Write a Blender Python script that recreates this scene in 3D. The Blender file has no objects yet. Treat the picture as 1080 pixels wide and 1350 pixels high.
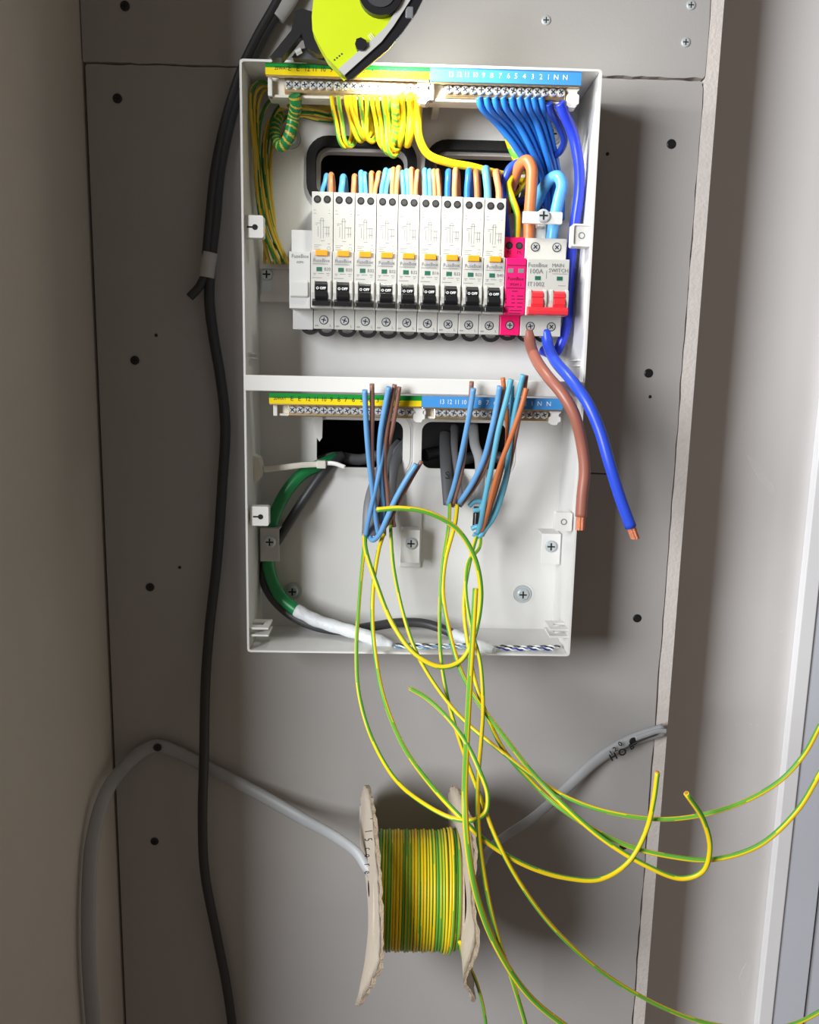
import bpy, bmesh, math, random
from mathutils import Vector, Matrix
from mathutils.geometry import tessellate_polygon

random.seed(11)
scene = bpy.context.scene
COL = scene.collection

# ------------------------------------------------------------------ camera
F_PX = 1060.0
YAW, PITCH, ROLL = 2.25113464e-02, -1.66164069e-01, 2.08608334e-02
CAM = Vector((-1.79450179e-02, -7.69024527e-01, -4.61165052e-04))
_f = Vector((math.sin(YAW)*math.cos(PITCH), math.cos(YAW)*math.cos(PITCH), math.sin(PITCH)))
_r0 = Vector((math.cos(YAW), -math.sin(YAW), 0)); _u0 = _r0.cross(_f)
_r = math.cos(ROLL)*_r0 + math.sin(ROLL)*_u0
_u = -math.sin(ROLL)*_r0 + math.cos(ROLL)*_u0
cd = bpy.data.cameras.new('camera'); cam = bpy.data.objects.new('camera', cd); COL.objects.link(cam)
cd.sensor_fit = 'VERTICAL'; cd.sensor_height = 24.0; cd.lens = 24.0*F_PX/1350.0
cd.clip_start = 0.02; cd.clip_end = 50
M3 = Matrix((_r, _u, -_f)).transposed()
cam.matrix_world = Matrix.Translation(CAM) @ M3.to_4x4()
scene.camera = cam

# ------------------------------------------------------------------ world, daylight from the opening behind the left wall, exposure
w = bpy.data.worlds.new('world'); scene.world = w; w.use_nodes = True
bg = w.node_tree.nodes['Background']
bg.inputs['Color'].default_value = (1.0, 0.83, 0.72, 1); bg.inputs['Strength'].default_value = 0.14
al = bpy.data.lights.new('window_daylight', 'AREA'); al.shape = 'RECTANGLE'; al.size = 0.62; al.size_y = 0.75
al.energy = 44.0; al.color = (0.955, 0.98, 1.0)
alo = bpy.data.objects.new('window_daylight', al); COL.objects.link(alo)
alo.location = (-1.092, -1.306, 0.22)
alo.rotation_euler = Vector((0.60, 0.75, -0.10)).to_track_quat('-Z', 'Y').to_euler()
vs = scene.view_settings
vs.view_transform = 'Standard'; vs.look = 'None'; vs.gamma = 1.0; vs.use_curve_mapping = False
vs.exposure = 0.0

# ------------------------------------------------------------------ helpers
def P(x, y, Y):
    """photo pixel -> world point on the vertical plane at depth Y"""
    d = _f + _r*((x-540.0)/F_PX) - _u*((y-675.0)/F_PX)
    return CAM + d*((Y-CAM.y)/d.y)
def mpp(p):                       # metres per pixel at a world point
    return (Vector(p)-CAM).dot(_f)/F_PX

MATS = {}
def mat(name, col, rough=0.5, metal=0.0, var=0.06, scale=60.0, bump=0.0, bscale=None, coat=0.0, spec=0.5, emit=0.0):
    if name in MATS: return MATS[name]
    m = bpy.data.materials.new(name); m.use_nodes = True; nt = m.node_tree
    b = nt.nodes['Principled BSDF']
    b.inputs['Roughness'].default_value = rough; b.inputs['Metallic'].default_value = metal
    b.inputs['Specular IOR Level'].default_value = spec
    b.inputs['Coat Weight'].default_value = coat
    tc = nt.nodes.new('ShaderNodeTexCoord')
    nz = nt.nodes.new('ShaderNodeTexNoise'); nz.inputs['Scale'].default_value = scale; nz.inputs['Detail'].default_value = 4
    nt.links.new(tc.outputs['Object'], nz.inputs['Vector'])
    mx = nt.nodes.new('ShaderNodeMix'); mx.data_type = 'RGBA'
    c = col
    mx.inputs[6].default_value = (c[0]*(1-var), c[1]*(1-var), c[2]*(1-var), 1)
    mx.inputs[7].default_value = (min(1, c[0]*(1+var)), min(1, c[1]*(1+var)), min(1, c[2]*(1+var)), 1)
    nt.links.new(nz.outputs['Fac'], mx.inputs[0]); nt.links.new(mx.outputs[2], b.inputs['Base Color'])
    if bump > 0:
        n2 = nt.nodes.new('ShaderNodeTexNoise'); n2.inputs['Scale'].default_value = bscale or scale*4; n2.inputs['Detail'].default_value = 6
        nt.links.new(tc.outputs['Object'], n2.inputs['Vector'])
        bp = nt.nodes.new('ShaderNodeBump'); bp.inputs['Strength'].default_value = bump; bp.inputs['Distance'].default_value = 0.001
        nt.links.new(n2.outputs['Fac'], bp.inputs['Height']); nt.links.new(bp.outputs['Normal'], b.inputs['Normal'])
    if emit > 0:
        b.inputs['Emission Color'].default_value = (col[0], col[1], col[2], 1); b.inputs['Emission Strength'].default_value = emit
    MATS[name] = m
    return m
def s(r, g, b):                   # sRGB 0-255 -> linear
    def f(c):
        c /= 255.0
        return c/12.92 if c <= 0.04045 else ((c+0.055)/1.055)**2.4
    return (f(r), f(g), f(b))

mat('plaster', s(170,167,165), 0.85, var=0.05, scale=14, bump=0.12, bscale=500, spec=0.2)
mat('plaster_grey', s(202,197,189), 0.8, var=0.06, scale=9, bump=0.10, bscale=400, spec=0.25)
mat('plaster_cut', s(212,204,199), 0.95, var=0.10, scale=70, bump=0.6, bscale=300, spec=0.1)
mat('plaster_right', s(223,220,218), 0.8, var=0.05, scale=9, bump=0.10, bscale=400, spec=0.25)
mat('cavity', s(45,44,44), 0.9, var=0.15, scale=20)
mat('smear', s(226,224,220), 0.9, var=0.06, scale=120, bump=0.4)
mat('stain', s(150,132,112), 0.9, var=0.1, scale=200)
mat('box_white', s(220,219,217), 0.42, var=0.02, scale=30, bump=0.05, bscale=900)
mat('white_plastic', s(225,224,220), 0.35, var=0.02, scale=50)
mat('ivory', s(222,218,205), 0.4, var=0.03, scale=50)
mat('breaker_white', s(192,191,186), 0.38, var=0.015, scale=80)
mat('grey_plastic', s(200,200,198), 0.45, var=0.03)
mat('clear_grey', s(188,188,184), 0.3, var=0.04)
mat('bracket_grey', s(190,190,188), 0.4, var=0.02)
mat('black_rubber', s(22,22,23), 0.6, var=0.2, scale=200, bump=0.3, spec=0.25)
mat('black_plastic', s(30,30,33), 0.3, var=0.15)
mat('toggle_black', s(26,26,28), 0.25, var=0.1, coat=0.3)
mat('dark_hole', s(22,22,22), 0.8, var=0.2)
mat('steel', s(225,228,232), 0.3, 0.6, var=0.05)
mat('zinc', s(196,203,206), 0.35, 0.25, var=0.08, scale=200)
mat('rail_steel', s(205,203,200), 0.38, 0.75, var=0.04)
mat('brass', s(205,180,140), 0.32, 0.9, var=0.08, scale=150)
mat('copper', s(236,150,115), 0.4, 0.5, var=0.15, scale=900, bump=0.8, bscale=1800)
mat('wire_blue', s(38,112,200), 0.32, var=0.04)
mat('wire_blue_soft', s(104,160,212), 0.4, var=0.05)
mat('wire_teal', s(98,175,205), 0.4, var=0.05)
mat('wire_sky', s(92,168,222), 0.35, var=0.04)
mat('wire_navy', s(22,50,140), 0.3, var=0.05)
mat('wire_indigo', s(40,62,205), 0.3, var=0.05)
mat('wire_tail_blue', s(48,82,215), 0.35, var=0.05)
mat('wire_brown', s(140,98,84), 0.4, var=0.06)
mat('wire_orange', s(196,112,66), 0.4, var=0.06)
mat('wire_tan', s(222,140,92), 0.4, var=0.06)
mat('wire_tail_brown', s(160,100,84), 0.38, var=0.05)
mat('yellow', s(238,205,30), 0.36, var=0.05, spec=0.3)
mat('green', s(98,168,62), 0.36, var=0.06, spec=0.3)
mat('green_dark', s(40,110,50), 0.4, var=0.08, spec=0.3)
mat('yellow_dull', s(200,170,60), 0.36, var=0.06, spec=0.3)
mat('sleeve_green', s(22,128,70), 0.35, var=0.08, scale=200)
mat('flex_black', s(48,48,51), 0.5, var=0.08, scale=100)
mat('flex_dark', s(60,60,63), 0.45, var=0.08)
mat('sheath_grey', s(160,162,164), 0.45, var=0.05)
mat('sheath_mid', s(120,121,124), 0.45, var=0.08)
mat('sheath_dark', s(84,85,88), 0.5, var=0.1)
mat('tape_white', s(222,226,230), 0.45, var=0.06, scale=200, bump=0.9, bscale=250)
mat('tape_grey', s(176,174,172), 0.45, var=0.05)
mat('pink', s(238,18,108), 0.4, var=0.03)
mat('red', s(222,52,62), 0.35, var=0.03)
mat('orange', s(242,160,30), 0.4, var=0.04)
mat('flag_green', s(32,98,78), 0.4, var=0.08)
mat('label_green', s(20,140,52), 0.6, var=0.02, spec=0.15)
mat('label_yellow', s(240,212,20), 0.6, var=0.02, spec=0.15)
mat('label_blue', s(72,148,215), 0.6, var=0.02, spec=0.15)
mat('print_grey', s(120,122,122), 0.6)
mat('print_dark', s(50,50,52), 0.6)
mat('print_black', s(20,20,20), 0.6)
mat('print_white', s(238,240,240), 0.6)
mat('print_rose', s(84,6,42), 0.6)
mat('lime', s(196,214,8), 0.42, var=0.03)
mat('cardboard', s(196,184,168), 0.9, var=0.10, scale=120, bump=0.6, bscale=400, spec=0.15)
mat('cardboard_torn', s(178,160,138), 0.95, var=0.2, scale=500, bump=1.0, bscale=700, spec=0.1)
mat('upvc', s(250,250,252), 0.3, var=0.01)
mat('panel_bluegrey', s(214,218,228), 0.4, var=0.02)
mat('led', (1.0, 0.98, 0.92), 0.4, emit=2.0)

def link(o, parent=None):
    COL.objects.link(o)
    if parent is not None: o.parent = parent
    return o
def wloc(o):
    v = Vector((0, 0, 0))
    while o is not None:
        v += Vector(o.location); o = o.parent
    return v
def tag(o, label=None, cat=None, group=None, kind=None):
    if label: o['label'] = label
    if cat: o['category'] = cat
    if group: o['group'] = group
    if kind: o['kind'] = kind
    return o
def thing(name, loc, label, cat, group=None, kind=None):
    o = bpy.data.objects.new(name, None); o.empty_display_size = 0.01
    link(o); o.location = loc
    return tag(o, label, cat, group, kind)

class MB:
    def __init__(self): self.v = []; self.f = []; self.m = []; self.sm = []
    def add(self, vs, fs, mi=0, smooth=False):
        n = len(self.v); self.v += [Vector(q) for q in vs]
        for q in fs: self.f.append([i+n for i in q]); self.m.append(mi); self.sm.append(smooth)
        return self
    def box(self, x0, x1, y0, y1, z0, z1, mi=0):
        if x0 > x1: x0, x1 = x1, x0
        if y0 > y1: y0, y1 = y1, y0
        if z0 > z1: z0, z1 = z1, z0
        vs = [(x0,y0,z0),(x1,y0,z0),(x1,y1,z0),(x0,y1,z0),(x0,y0,z1),(x1,y0,z1),(x1,y1,z1),(x0,y1,z1)]
        return self.add(vs, [(0,3,2,1),(4,5,6,7),(0,1,5,4),(1,2,6,5),(2,3,7,6),(3,0,4,7)], mi)
    def plate(self, outer, y0, y1, holes=(), mi=0, mside=None):
        """polygon in (x,z), extruded along y from y0 (front, smaller) to y1"""
        loops = [list(outer)] + [list(h) for h in holes]
        allp = [p for l in loops for p in l]
        tris = tessellate_polygon([[Vector((p[0], p[1], 0)) for p in l] for l in loops])
        n = len(allp)
        vs = [(p[0], y0, p[1]) for p in allp] + [(p[0], y1, p[1]) for p in allp]
        fs = []
        for t in tris:
            a, b, c = [Vector((allp[i][0], allp[i][1])) for i in t]
            cr = (b.x-a.x)*(c.y-a.y)-(b.y-a.y)*(c.x-a.x)
            t = tuple(t) if cr > 0 else tuple(reversed(t))
            fs.append(t)                                   # facing -y
            fs.append(tuple(i+n for i in reversed(t)))
        self.add(vs, fs, mi)
        k = 0; sf = []
        for li, l in enumerate(loops):
            m_ = len(l)
            area = sum(l[i][0]*l[(i+1) % m_][1]-l[(i+1) % m_][0]*l[i][1] for i in range(m_))
            flip = (area > 0) != (li == 0)
            for i in range(m_):
                a, b = k+i, k+(i+1) % m_
                q = (a, a+n, b+n, b)
                sf.append(tuple(reversed(q)) if flip else q)
            k += m_
        self.add(vs, sf, mi if mside is None else mside)
        return self
    def prism_x(self, prof, x0, x1, mi=0):
        """polygon in (y,z) extruded along x"""
        n = len(prof)
        vs = [(x0, p[0], p[1]) for p in prof]+[(x1, p[0], p[1]) for p in prof]
        area = sum(prof[i][0]*prof[(i+1) % n][1]-prof[(i+1) % n][0]*prof[i][1] for i in range(n))
        tris = tessellate_polygon([[Vector((p[0], p[1], 0)) for p in prof]])
        fs = []
        for t in tris:
            a, b, c = [prof[i] for i in t]
            cr = (b[0]-a[0])*(c[1]-a[1])-(b[1]-a[1])*(c[0]-a[0])
            t = tuple(t) if cr > 0 else tuple(reversed(t))
            fs.append(tuple(i+n for i in t)); fs.append(tuple(reversed(t)))
        for i in range(n):
            a, b = i, (i+1) % n
            q = (a, b, b+n, a+n)
            fs.append(q if area > 0 else tuple(reversed(q)))
        return self.add(vs, fs, mi)
    def cyl(self, p0, p1, r0, r1=None, n=16, mi=0, cap=True, smooth=True):
        r1 = r0 if r1 is None else r1
        p0 = Vector(p0); p1 = Vector(p1); d = (p1-p0).normalized()
        a = d.orthogonal().normalized(); b = d.cross(a)
        vs = []
        for p, r in ((p0, r0), (p1, r1)):
            for i in range(n):
                t = 2*math.pi*i/n; vs.append(p+a*(r*math.cos(t))+b*(r*math.sin(t)))
        self.add(vs, [(i, (i+1) % n, n+(i+1) % n, n+i) for i in range(n)], mi, smooth)
        if cap:
            self.add(vs, [tuple(reversed(range(n))), tuple(range(n, 2*n))], mi)
        return self
    def tube(self, pts, r, n=10, mi=0, stripe=None, rfun=None, flat=1.0):
        N = len(pts); T = []
        for i in range(N):
            T.append((pts[min(i+1, N-1)]-pts[max(i-1, 0)]).normalized())
        a = T[0].orthogonal().normalized(); vs = []; L = 0
        ang = []
        for i in range(N):
            if i: L += (pts[i]-pts[i-1]).length
            a = (a-T[i]*a.dot(T[i])).normalized(); b = T[i].cross(a)
            rr = r if rfun is None else r*rfun(i/(N-1))
            if flat != 1.0:
                # flatten along the depth (y) direction
                e1 = Vector((0, 1, 0)); e1 = (e1-T[i]*e1.dot(T[i]))
                e1 = e1.normalized() if e1.length > 1e-4 else a
                e2 = T[i].cross(e1)
                for k in range(n):
                    t = 2*math.pi*k/n; vs.append(pts[i]+e1*(rr*flat*math.cos(t))+e2*(rr*math.sin(t)))
            else:
                for k in range(n):
                    t = 2*math.pi*k/n; vs.append(pts[i]+a*(rr*math.cos(t))+b*(rr*math.sin(t)))
            ang.append(L)
        n0 = len(self.v); self.v += vs
        for i in range(N-1):
            for k in range(n):
                self.f.append([n0+i*n+k, n0+i*n+(k+1) % n, n0+(i+1)*n+(k+1) % n, n0+(i+1)*n+k])
                if stripe:
                    ph, tw, wd, m1, m2 = stripe[:5]; fr = stripe[5] if len(stripe) > 5 else 1
                    t = (k+0.5)/n + ph + (tw(i/(N-1)) if callable(tw) else tw*ang[i])
                    self.m.append(m2 if ((t*fr) % 1.0) < wd else m1)
                else: self.m.append(mi)
                self.sm.append(True)
        for i0, rev in ((0, True), (N-1, False)):
            q = [n0+i0*n+k for k in range(n)]
            self.f.append(q[::-1] if rev else q); self.m.append(stripe[3] if stripe else mi); self.sm.append(False)
        return self
    def mesh(self, name, mats, off=Vector((0, 0, 0))):
        me = bpy.data.meshes.new(name)
        me.from_pydata([tuple(q-off) for q in self.v], [], self.f)
        for m in mats: me.materials.append(MATS[m])
        me.polygons.foreach_set('material_index', self.m)
        me.polygons.foreach_set('use_smooth', self.sm)
        me.update()
        return me
    def build(self, name, mats, parent=None, bevel=0.0, seg=2, origin=None):
        if isinstance(mats, str): mats = [mats]
        off = wloc(parent) if parent is not None else Vector((0, 0, 0))
        o3 = Vector(origin)-off if origin is not None else Vector((0, 0, 0))
        me = self.mesh(name, mats, off+o3)
        o = bpy.data.objects.new(name, me); link(o, parent); o.location = o3
        if bevel > 0:
            md = o.modifiers.new('bevel', 'BEVEL'); md.width = bevel; md.segments = seg; md.limit_method = 'ANGLE'; md.angle_limit = 0.7
            md.harden_normals = False
        return o

def inst(name, me, loc, parent, bevel=0.0, rot=None):
    """object that shares mesh data, loc is a world location"""
    o = bpy.data.objects.new(name, me); link(o, parent)
    o.location = Vector(loc)-wloc(parent) if parent is not None else Vector(loc)
    if rot: o.rotation_euler = rot
    if bevel > 0:
        md = o.modifiers.new('bevel', 'BEVEL'); md.width = bevel; md.segments = 2; md.limit_method = 'ANGLE'; md.angle_limit = 0.7
    return o

TXT = {}
def text_mesh(t, size, m, align='CENTER', bold=0.0, sx=1.0):
    k = (t, size, m, align, bold, sx)
    if k in TXT: return TXT[k]
    cu = bpy.data.curves.new('lettering', 'FONT'); cu.body = t; cu.size = size
    cu.align_x = align; cu.align_y = 'CENTER'; cu.resolution_u = 2; cu.offset = bold; cu.extrude = 0.00006
    o = bpy.data.objects.new('lettering_tmp', cu); COL.objects.link(o)
    dg = bpy.context.evaluated_depsgraph_get(); dg.update()
    me = bpy.data.meshes.new_from_object(o.evaluated_get(dg))
    for q in me.vertices: q.co = Vector((q.co.x*sx, -q.co.z, q.co.y))
    me.materials.clear(); me.materials.append(MATS[m]); me.name = 'lettering'
    bpy.data.objects.remove(o); bpy.data.curves.remove(cu)
    TXT[k] = me
    return me
def text(t, size, m, loc, parent, align='CENTER', rot=None, bold=0.0, name='lettering', sx=1.0):
    return inst(name, text_mesh(t, size, m, align, bold, sx), loc, parent, rot=rot)

def spline(pts, sub=7):
    pts = [Vector(p) for p in pts]
    if len(pts) == 2: return [pts[0].lerp(pts[1], i/6) for i in range(7)]
    ext = [pts[0]*2-pts[1]]+pts+[pts[-1]*2-pts[-2]]
    out = []
    for i in range(1, len(ext)-2):
        p0, p1, p2, p3 = ext[i-1:i+3]
        t0 = 0; t1 = t0+max(1e-5, (p1-p0).length)**.5; t2 = t1+max(1e-5, (p2-p1).length)**.5; t3 = t2+max(1e-5, (p3-p2).length)**.5
        for k in range(sub):
            t = t1+(t2-t1)*k/sub
            A1 = p0*((t1-t)/(t1-t0))+p1*((t-t0)/(t1-t0)); A2 = p1*((t2-t)/(t2-t1))+p2*((t-t1)/(t2-t1)); A3 = p2*((t3-t)/(t3-t2))+p3*((t-t2)/(t3-t2))
            B1 = A1*((t2-t)/(t2-t0))+A2*((t-t0)/(t2-t0)); B2 = A2*((t3-t)/(t3-t1))+A3*((t-t1)/(t3-t1))
            out.append(B1*((t2-t)/(t2-t1))+B2*((t-t1)/(t2-t1)))
    out.append(pts[-1])
    return out
def path(px, sub=7):
    return spline([P(*q) for q in px], sub)
def wire(name, label, cat, px, wpx, mats, group=None, stripe=None, parent=None, n=10, sub=7, core=None, flat=1.0, rfun=None):
    pts = path(px, sub)
    mid = pts[len(pts)//2]
    r = wpx*mpp(mid)/2
    if isinstance(mats, str): mats = [mats]
    mb = MB(); mb.tube(pts, r, n, stripe=stripe, flat=flat, rfun=rfun)
    o = mb.build(name, mats, parent, origin=pts[0] if parent is None else None)
    if parent is None: tag(o, label, cat, group)
    if core:                                     # bare copper at an end
        end = pts[-1] if core > 0 else pts[0]; d = (pts[-1]-pts[-2]) if core > 0 else (pts[0]-pts[1])
        d.normalize(); c = MB(); c.cyl(end-d*0.001, end+d*abs(core), r*0.55, n=10)
        c.build('copper_end', 'copper', o)
    return o
YG = ['yellow', 'green']
def yg(name, label, px, wpx, group=None, ph=0.0, tw=6.0, wd=0.36, mats=YG, fr=1, **k):
    return wire(name, label, 'wire', px, wpx, mats, group, stripe=(ph, tw, wd, 0, 1, fr), n=16 if fr > 1 else 12, **k)

def rrect(x0, x1, z0, z1, r, n=6):
    out = []
    for cx, cz, a0 in ((x1-r, z1-r, 0), (x0+r, z1-r, 90), (x0+r, z0+r, 180), (x1-r, z0+r, 270)):
        for i in range(n+1):
            a = math.radians(a0+90*i/n); out.append((cx+r*math.cos(a), cz+r*math.sin(a)))
    return out

# shared screw meshes (facing -y, centred)
def screw_mesh(r, h, head, slot, kind='cross', n=14):
    mb = MB(); mb.cyl((0, 0, 0), (0, -h*0.6, 0), r, n=n, mi=0); mb.cyl((0, -h*0.6, 0), (0, -h, 0), r, r*0.78, n=n, mi=0)
    t = r*0.12
    mb.box(-r*0.62, r*0.62, -h*1.08, -h*0.6, -t, t, 1)
    if kind == 'cross': mb.box(-t, t, -h*1.09, -h*0.6, -r*0.62, r*0.62, 1)
    return mb.mesh('screw', [head, slot])

# ================================================================== SETTING
XL = -0.2977; XR = 0.268; ZT = 0.62; ZB = -1.05; ZJ = 0.2668
W2, H2, D = 0.145, 0.24604, 0.0765
BOARD = 0.0125
wall = thing('wall_back', (0, 0, ZB), 'grey plasterboard back wall carrying the open fuse board', 'wall', kind='structure')
rnd = random.Random(5)
def jag(p, q, n, amp, horizontal):
    out = []
    for i in range(n+1):
        t = i/n; x = p[0]+(q[0]-p[0])*t; z = p[1]+(q[1]-p[1])*t; j = rnd.uniform(-amp, amp)
        out.append((x, z+j) if horizontal else (x+j, z))
    return out
# openings shared by board and enclosure back, from pixels on the enclosure back plane
YB = -0.003
def hole_px(x0, x1, y0, y1, r, grow=0.0, y=YB):
    a = P(x0, (y0+y1)/2, y); b = P(x1, (y0+y1)/2, y); t = P((x0+x1)/2, y0, y); bt = P((x0+x1)/2, y1, y)
    return rrect(a.x-grow, b.x+grow, bt.z-grow, t.z+grow, r+grow)
HOLES = [(416, 538, 194, 262, 0.012), (571, 694, 199, 268, 0.012), (417, 532, 553, 617, 0.010), (555, 668, 556, 619, 0.010)]
XC = XR-0.0118
xb0 = XL+0.0032
# upper board
outer = [(XL+0.0012, ZT)] + [(XL+0.0012, ZJ+0.001)] + jag((XL+0.002, ZJ+0.0008), (XC-0.002, ZJ+0.0022), 70, 0.0006, True) + jag((XC-0.0008, ZJ+0.004), (XC, ZT), 16, 0.0006, False)
ub = MB().plate(outer, 0, BOARD, mside=1).build('plasterboard', ['plaster', 'plaster_cut'], wall)
# lower board, right edge broken
edge = jag((XC-0.0022, ZB), (XC-0.0016, ZJ-0.006), 90, 0.0007, False)
outer = [(xb0, ZB)] + edge + [(XC-0.004, ZJ-0.0005)] + jag((XC-0.006, ZJ-0.0006), (xb0+0.001, ZJ-0.0010), 70, 0.0005, True) + [(xb0, ZJ-0.003)]
lb = MB().plate(outer, 0, BOARD, [hole_px(*h, grow=(-0.0035 if k_ < 2 else 0.001)) for k_, h in enumerate(HOLES)], mside=1).build('plasterboard', ['plaster', 'plaster_cut'], wall)
# cut edge of the return board at the outer corner
outer = [(XR, ZB), (XR, ZT)] + [(x, z) for x, z in jag((XC+0.0002, ZT), (XC+0.0002, ZJ+0.004), 14, 0.0005, False)] + jag((XC-0.0004, ZJ-0.004), (XC+0.0003, ZB), 90, 0.0006, False)
rb = MB().plate(outer, 0.0004, 0.098).build('plasterboard_return', ['plaster_cut'], wall)
# dark void behind the boards, unseen end caps added to keep light out
MB().box(XL, XC-0.004, 0.090, 0.098, ZB, ZT).box(XL, XC-0.004, BOARD, 0.09, ZT-0.01, ZT).box(XL, XC-0.004, BOARD, 0.09, ZB, ZB+0.01).build('wall_void', 'cavity', wall)
# drywall screws
SD = screw_mesh(0.0042, 0.0010, 'black_plastic', 'dark_hole')
DIM = MB(); DIM.cyl((0, 0, 0), (0, -0.0004, 0), 0.0056, 0.0048, n=16); DIM = DIM.mesh('screw_dimple', ['black_rubber'])
SDL = screw_mesh(0.0040, 0.0010, 'zinc', 'dark_hole')
def drywall_screw(x, y, me=SD, parent=None):
    q = P(x, y, 0)
    return inst('screw', me, (q.x, -0.0001, q.z), parent or (ub if q.z > ZJ else lb))
for x, y in ((155, 130), (178, 475), (198, 774), (204, 1109), (885, 190), (855, 492), (840, 815), (822, 1115), (165, 8)):
    drywall_screw(x, y)
for x, y in ((720, 27), (911, 7), (904, 56)): drywall_screw(x, y, SDL)
NAIL = screw_mesh(0.0016, 0.0006, 'black_plastic', 'dark_hole', n=8)
for x, y in ((237, 748), (801, 203), (857, 523), (206, 442), (768, 590)): drywall_screw(x, y, NAIL)
# plaster scratch marks on the boards
def blotch(px, y, parent, m='smear', th=0.0003, name='plaster_smear'):
    pts = [P(a, b, y) for a, b in px]
    return MB().plate([(q.x, q.z) for q in pts], y-th, y+0.0002).build(name, m, parent)

blotch([(770, 622.5), (806, 624.5), (806, 626.0), (770, 624.5)], 0, lb, 'print_dark', 0.0002, 'board_joint')
# left wall
wl = MB(); wl.box(XL-0.12, XL, -0.285, 0.10, ZB, ZT)
o = wl.build('wall_left', 'plaster_grey', origin=(XL, 0, ZB)); tag(o, 'grey plasterboard side wall at the left edge, in shade', 'wall', kind='structure')
# recessed wall on the right
YR = 0.098
wr = MB(); wr.box(XR-0.02, 0.9, YR, YR+0.02, ZB, ZT)
wro = wr.build('wall_right', 'plaster_right', origin=(XR, YR, ZB)); tag(wro, 'pale grey plasterboard wall set back beyond the boxed corner', 'wall', kind='structure')
blotch([(983, 597), (990, 602), (1000, 612), (1008, 622), (1013, 628), (1021, 640), (1024, 650), (1019, 654), (1010, 640), (1001, 632), (996, 622), (990, 612)], YR, wro)
blotch([(985, 1268), (991, 1272), (989, 1290), (985, 1304), (979, 1318), (977, 1300), (974, 1290), (979, 1278)], YR, wro)
for x, y in ((1000, 957), (990, 955), (970, 955), (1030, 832), (1022, 858), (978, 1100)):
    blotch([(x-2, y-1), (x+1, y-2), (x+3, y), (x+1, y+2), (x-1, y+1)], YR, wro)
# white frame strip and blue-grey door leaf
yt = YR-0.012
xa = P(1037, 1000, yt).x; xb = P(1056, 1000, yt).x
o = MB().box(xa, xb, yt, YR, ZB, ZT).build('trim_1', 'upvc', bevel=0.0012, origin=(xa, YR, ZB)); tag(o, 'narrow white upright frame strip on the right wall', 'trim', kind='structure')
xg = P(1071, 1270, yt).x
dr = thing('door_1', (xb, YR, ZB), 'pale blue-grey door frame and leaf at the right edge', 'door', kind='structure')
MB().box(xb+0.0012, xg, yt+0.004, YR, ZB, ZT).build('frame', 'panel_bluegrey', dr, bevel=0.001)
MB().box(xg+0.004, xg+0.25, yt+0.010, YR, ZB, ZT).build('leaf', 'panel_bluegrey', dr, bevel=0.001)
MB().box(xg, xg+0.004, YR-0.002, YR, ZB, ZT).build('gap_seal', 'black_rubber', dr)

# ================================================================== ENCLOSURE
box = thing('fuse_board_enclosure', (0, 0, -H2), 'open white metal fuse board enclosure with two rows, mounted on plasterboard', 'enclosure')
T = 0.0016
bp = MB().plate(rrect(-W2+T, W2-T, -H2+T, H2-T, 0.002, 2), YB, -0.0006, [hole_px(*h) for h in HOLES]).build('back_panel', 'box_white', box)
def side(name, x0, x1, z0, z1): return MB().box(x0, x1, -D, -0.0004, z0, z1).build(name, 'box_white', box, bevel=0.0007)
side('side_panel', -W2, -W2+T, -H2, H2); side('side_panel', W2-T, W2, -H2, H2)
side('top_panel', -W2+T, W2-T, H2-T, H2); side('bottom_panel', -W2+T, W2-T, -H2, -H2+T)
# folded rim lip
rim = MB()
rim.plate(rrect(-W2, W2, -H2, H2, 0.003, 3), -D-0.0012, -D, [rrect(-W2+0.0018, W2-0.0018, -H2+0.0018, H2-0.0018, 0.002, 3)])
rim.build('rim', 'box_white', box, bevel=0.0004)
# cross bar
zc0 = P(545, 507+2, -D-0.001).z; zh = 0.0066
cb = MB(); prof = [(-D-0.0022, zc0-zh), (-D-0.0022, zc0+zh), (-D+0.014, zc0+zh), (-D+0.014, zc0+zh-0.0014), (-D-0.0008, zc0+zh-0.0014), (-D-0.0008, zc0-zh+0.0014), (-D+0.014, zc0-zh+0.0014), (-D+0.014, zc0-zh)]
cb.prism_x(prof, -W2+0.0005, W2-0.0005); cb.build('cross_bar', 'white_plastic', box, bevel=0.0006)
# rubber / plastic edging round the knockouts
def grommet(h, m, grow, depth, name='grommet'):
    x0, x1, y0, y1, r = h
    inn = hole_px(x0, x1, y0, y1, r, -0.0006); out = hole_px(x0, x1, y0, y1, r, grow)
    return MB().plate(out, YB-depth, YB, [inn]).plate(inn and hole_px(x0, x1, y0, y1, r, 0.0004), YB, -0.0004, [inn]).build(name, m, box, bevel=min(depth, grow)*0.45, seg=3)
grommet(HOLES[0], 'black_rubber', 0.0078, 0.005); grommet(HOLES[1], 'black_rubber', 0.0078, 0.005)
grommet(HOLES[2], 'white_plastic', 0.0065, 0.0016); grommet(HOLES[3], 'white_plastic', 0.0065, 0.0016)
for h in HOLES[2:]:
    x0, x1, y0, y1, r = h
    MB().plate(hole_px(x0, x1, y0, y1, r, 0.0085), YB-0.0008, YB, [hole_px(x0, x1, y0, y1, r, 0.0060)]).build('grommet_flange', 'box_white', box, bevel=0.0004)
# white tongue of the left lower grommet
q = P(421, 560, -0.005)
MB().plate([(q.x-0.0045, q.z+0.008), (q.x+0.0035, q.z+0.008), (q.x+0.003, q.z-0.012), (q.x+0.0005, q.z-0.0155), (q.x-0.002, q.z-0.012)], -0.009, -0.0045).build('grommet_tongue', 'white_plastic', box, bevel=0.0008)
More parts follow.
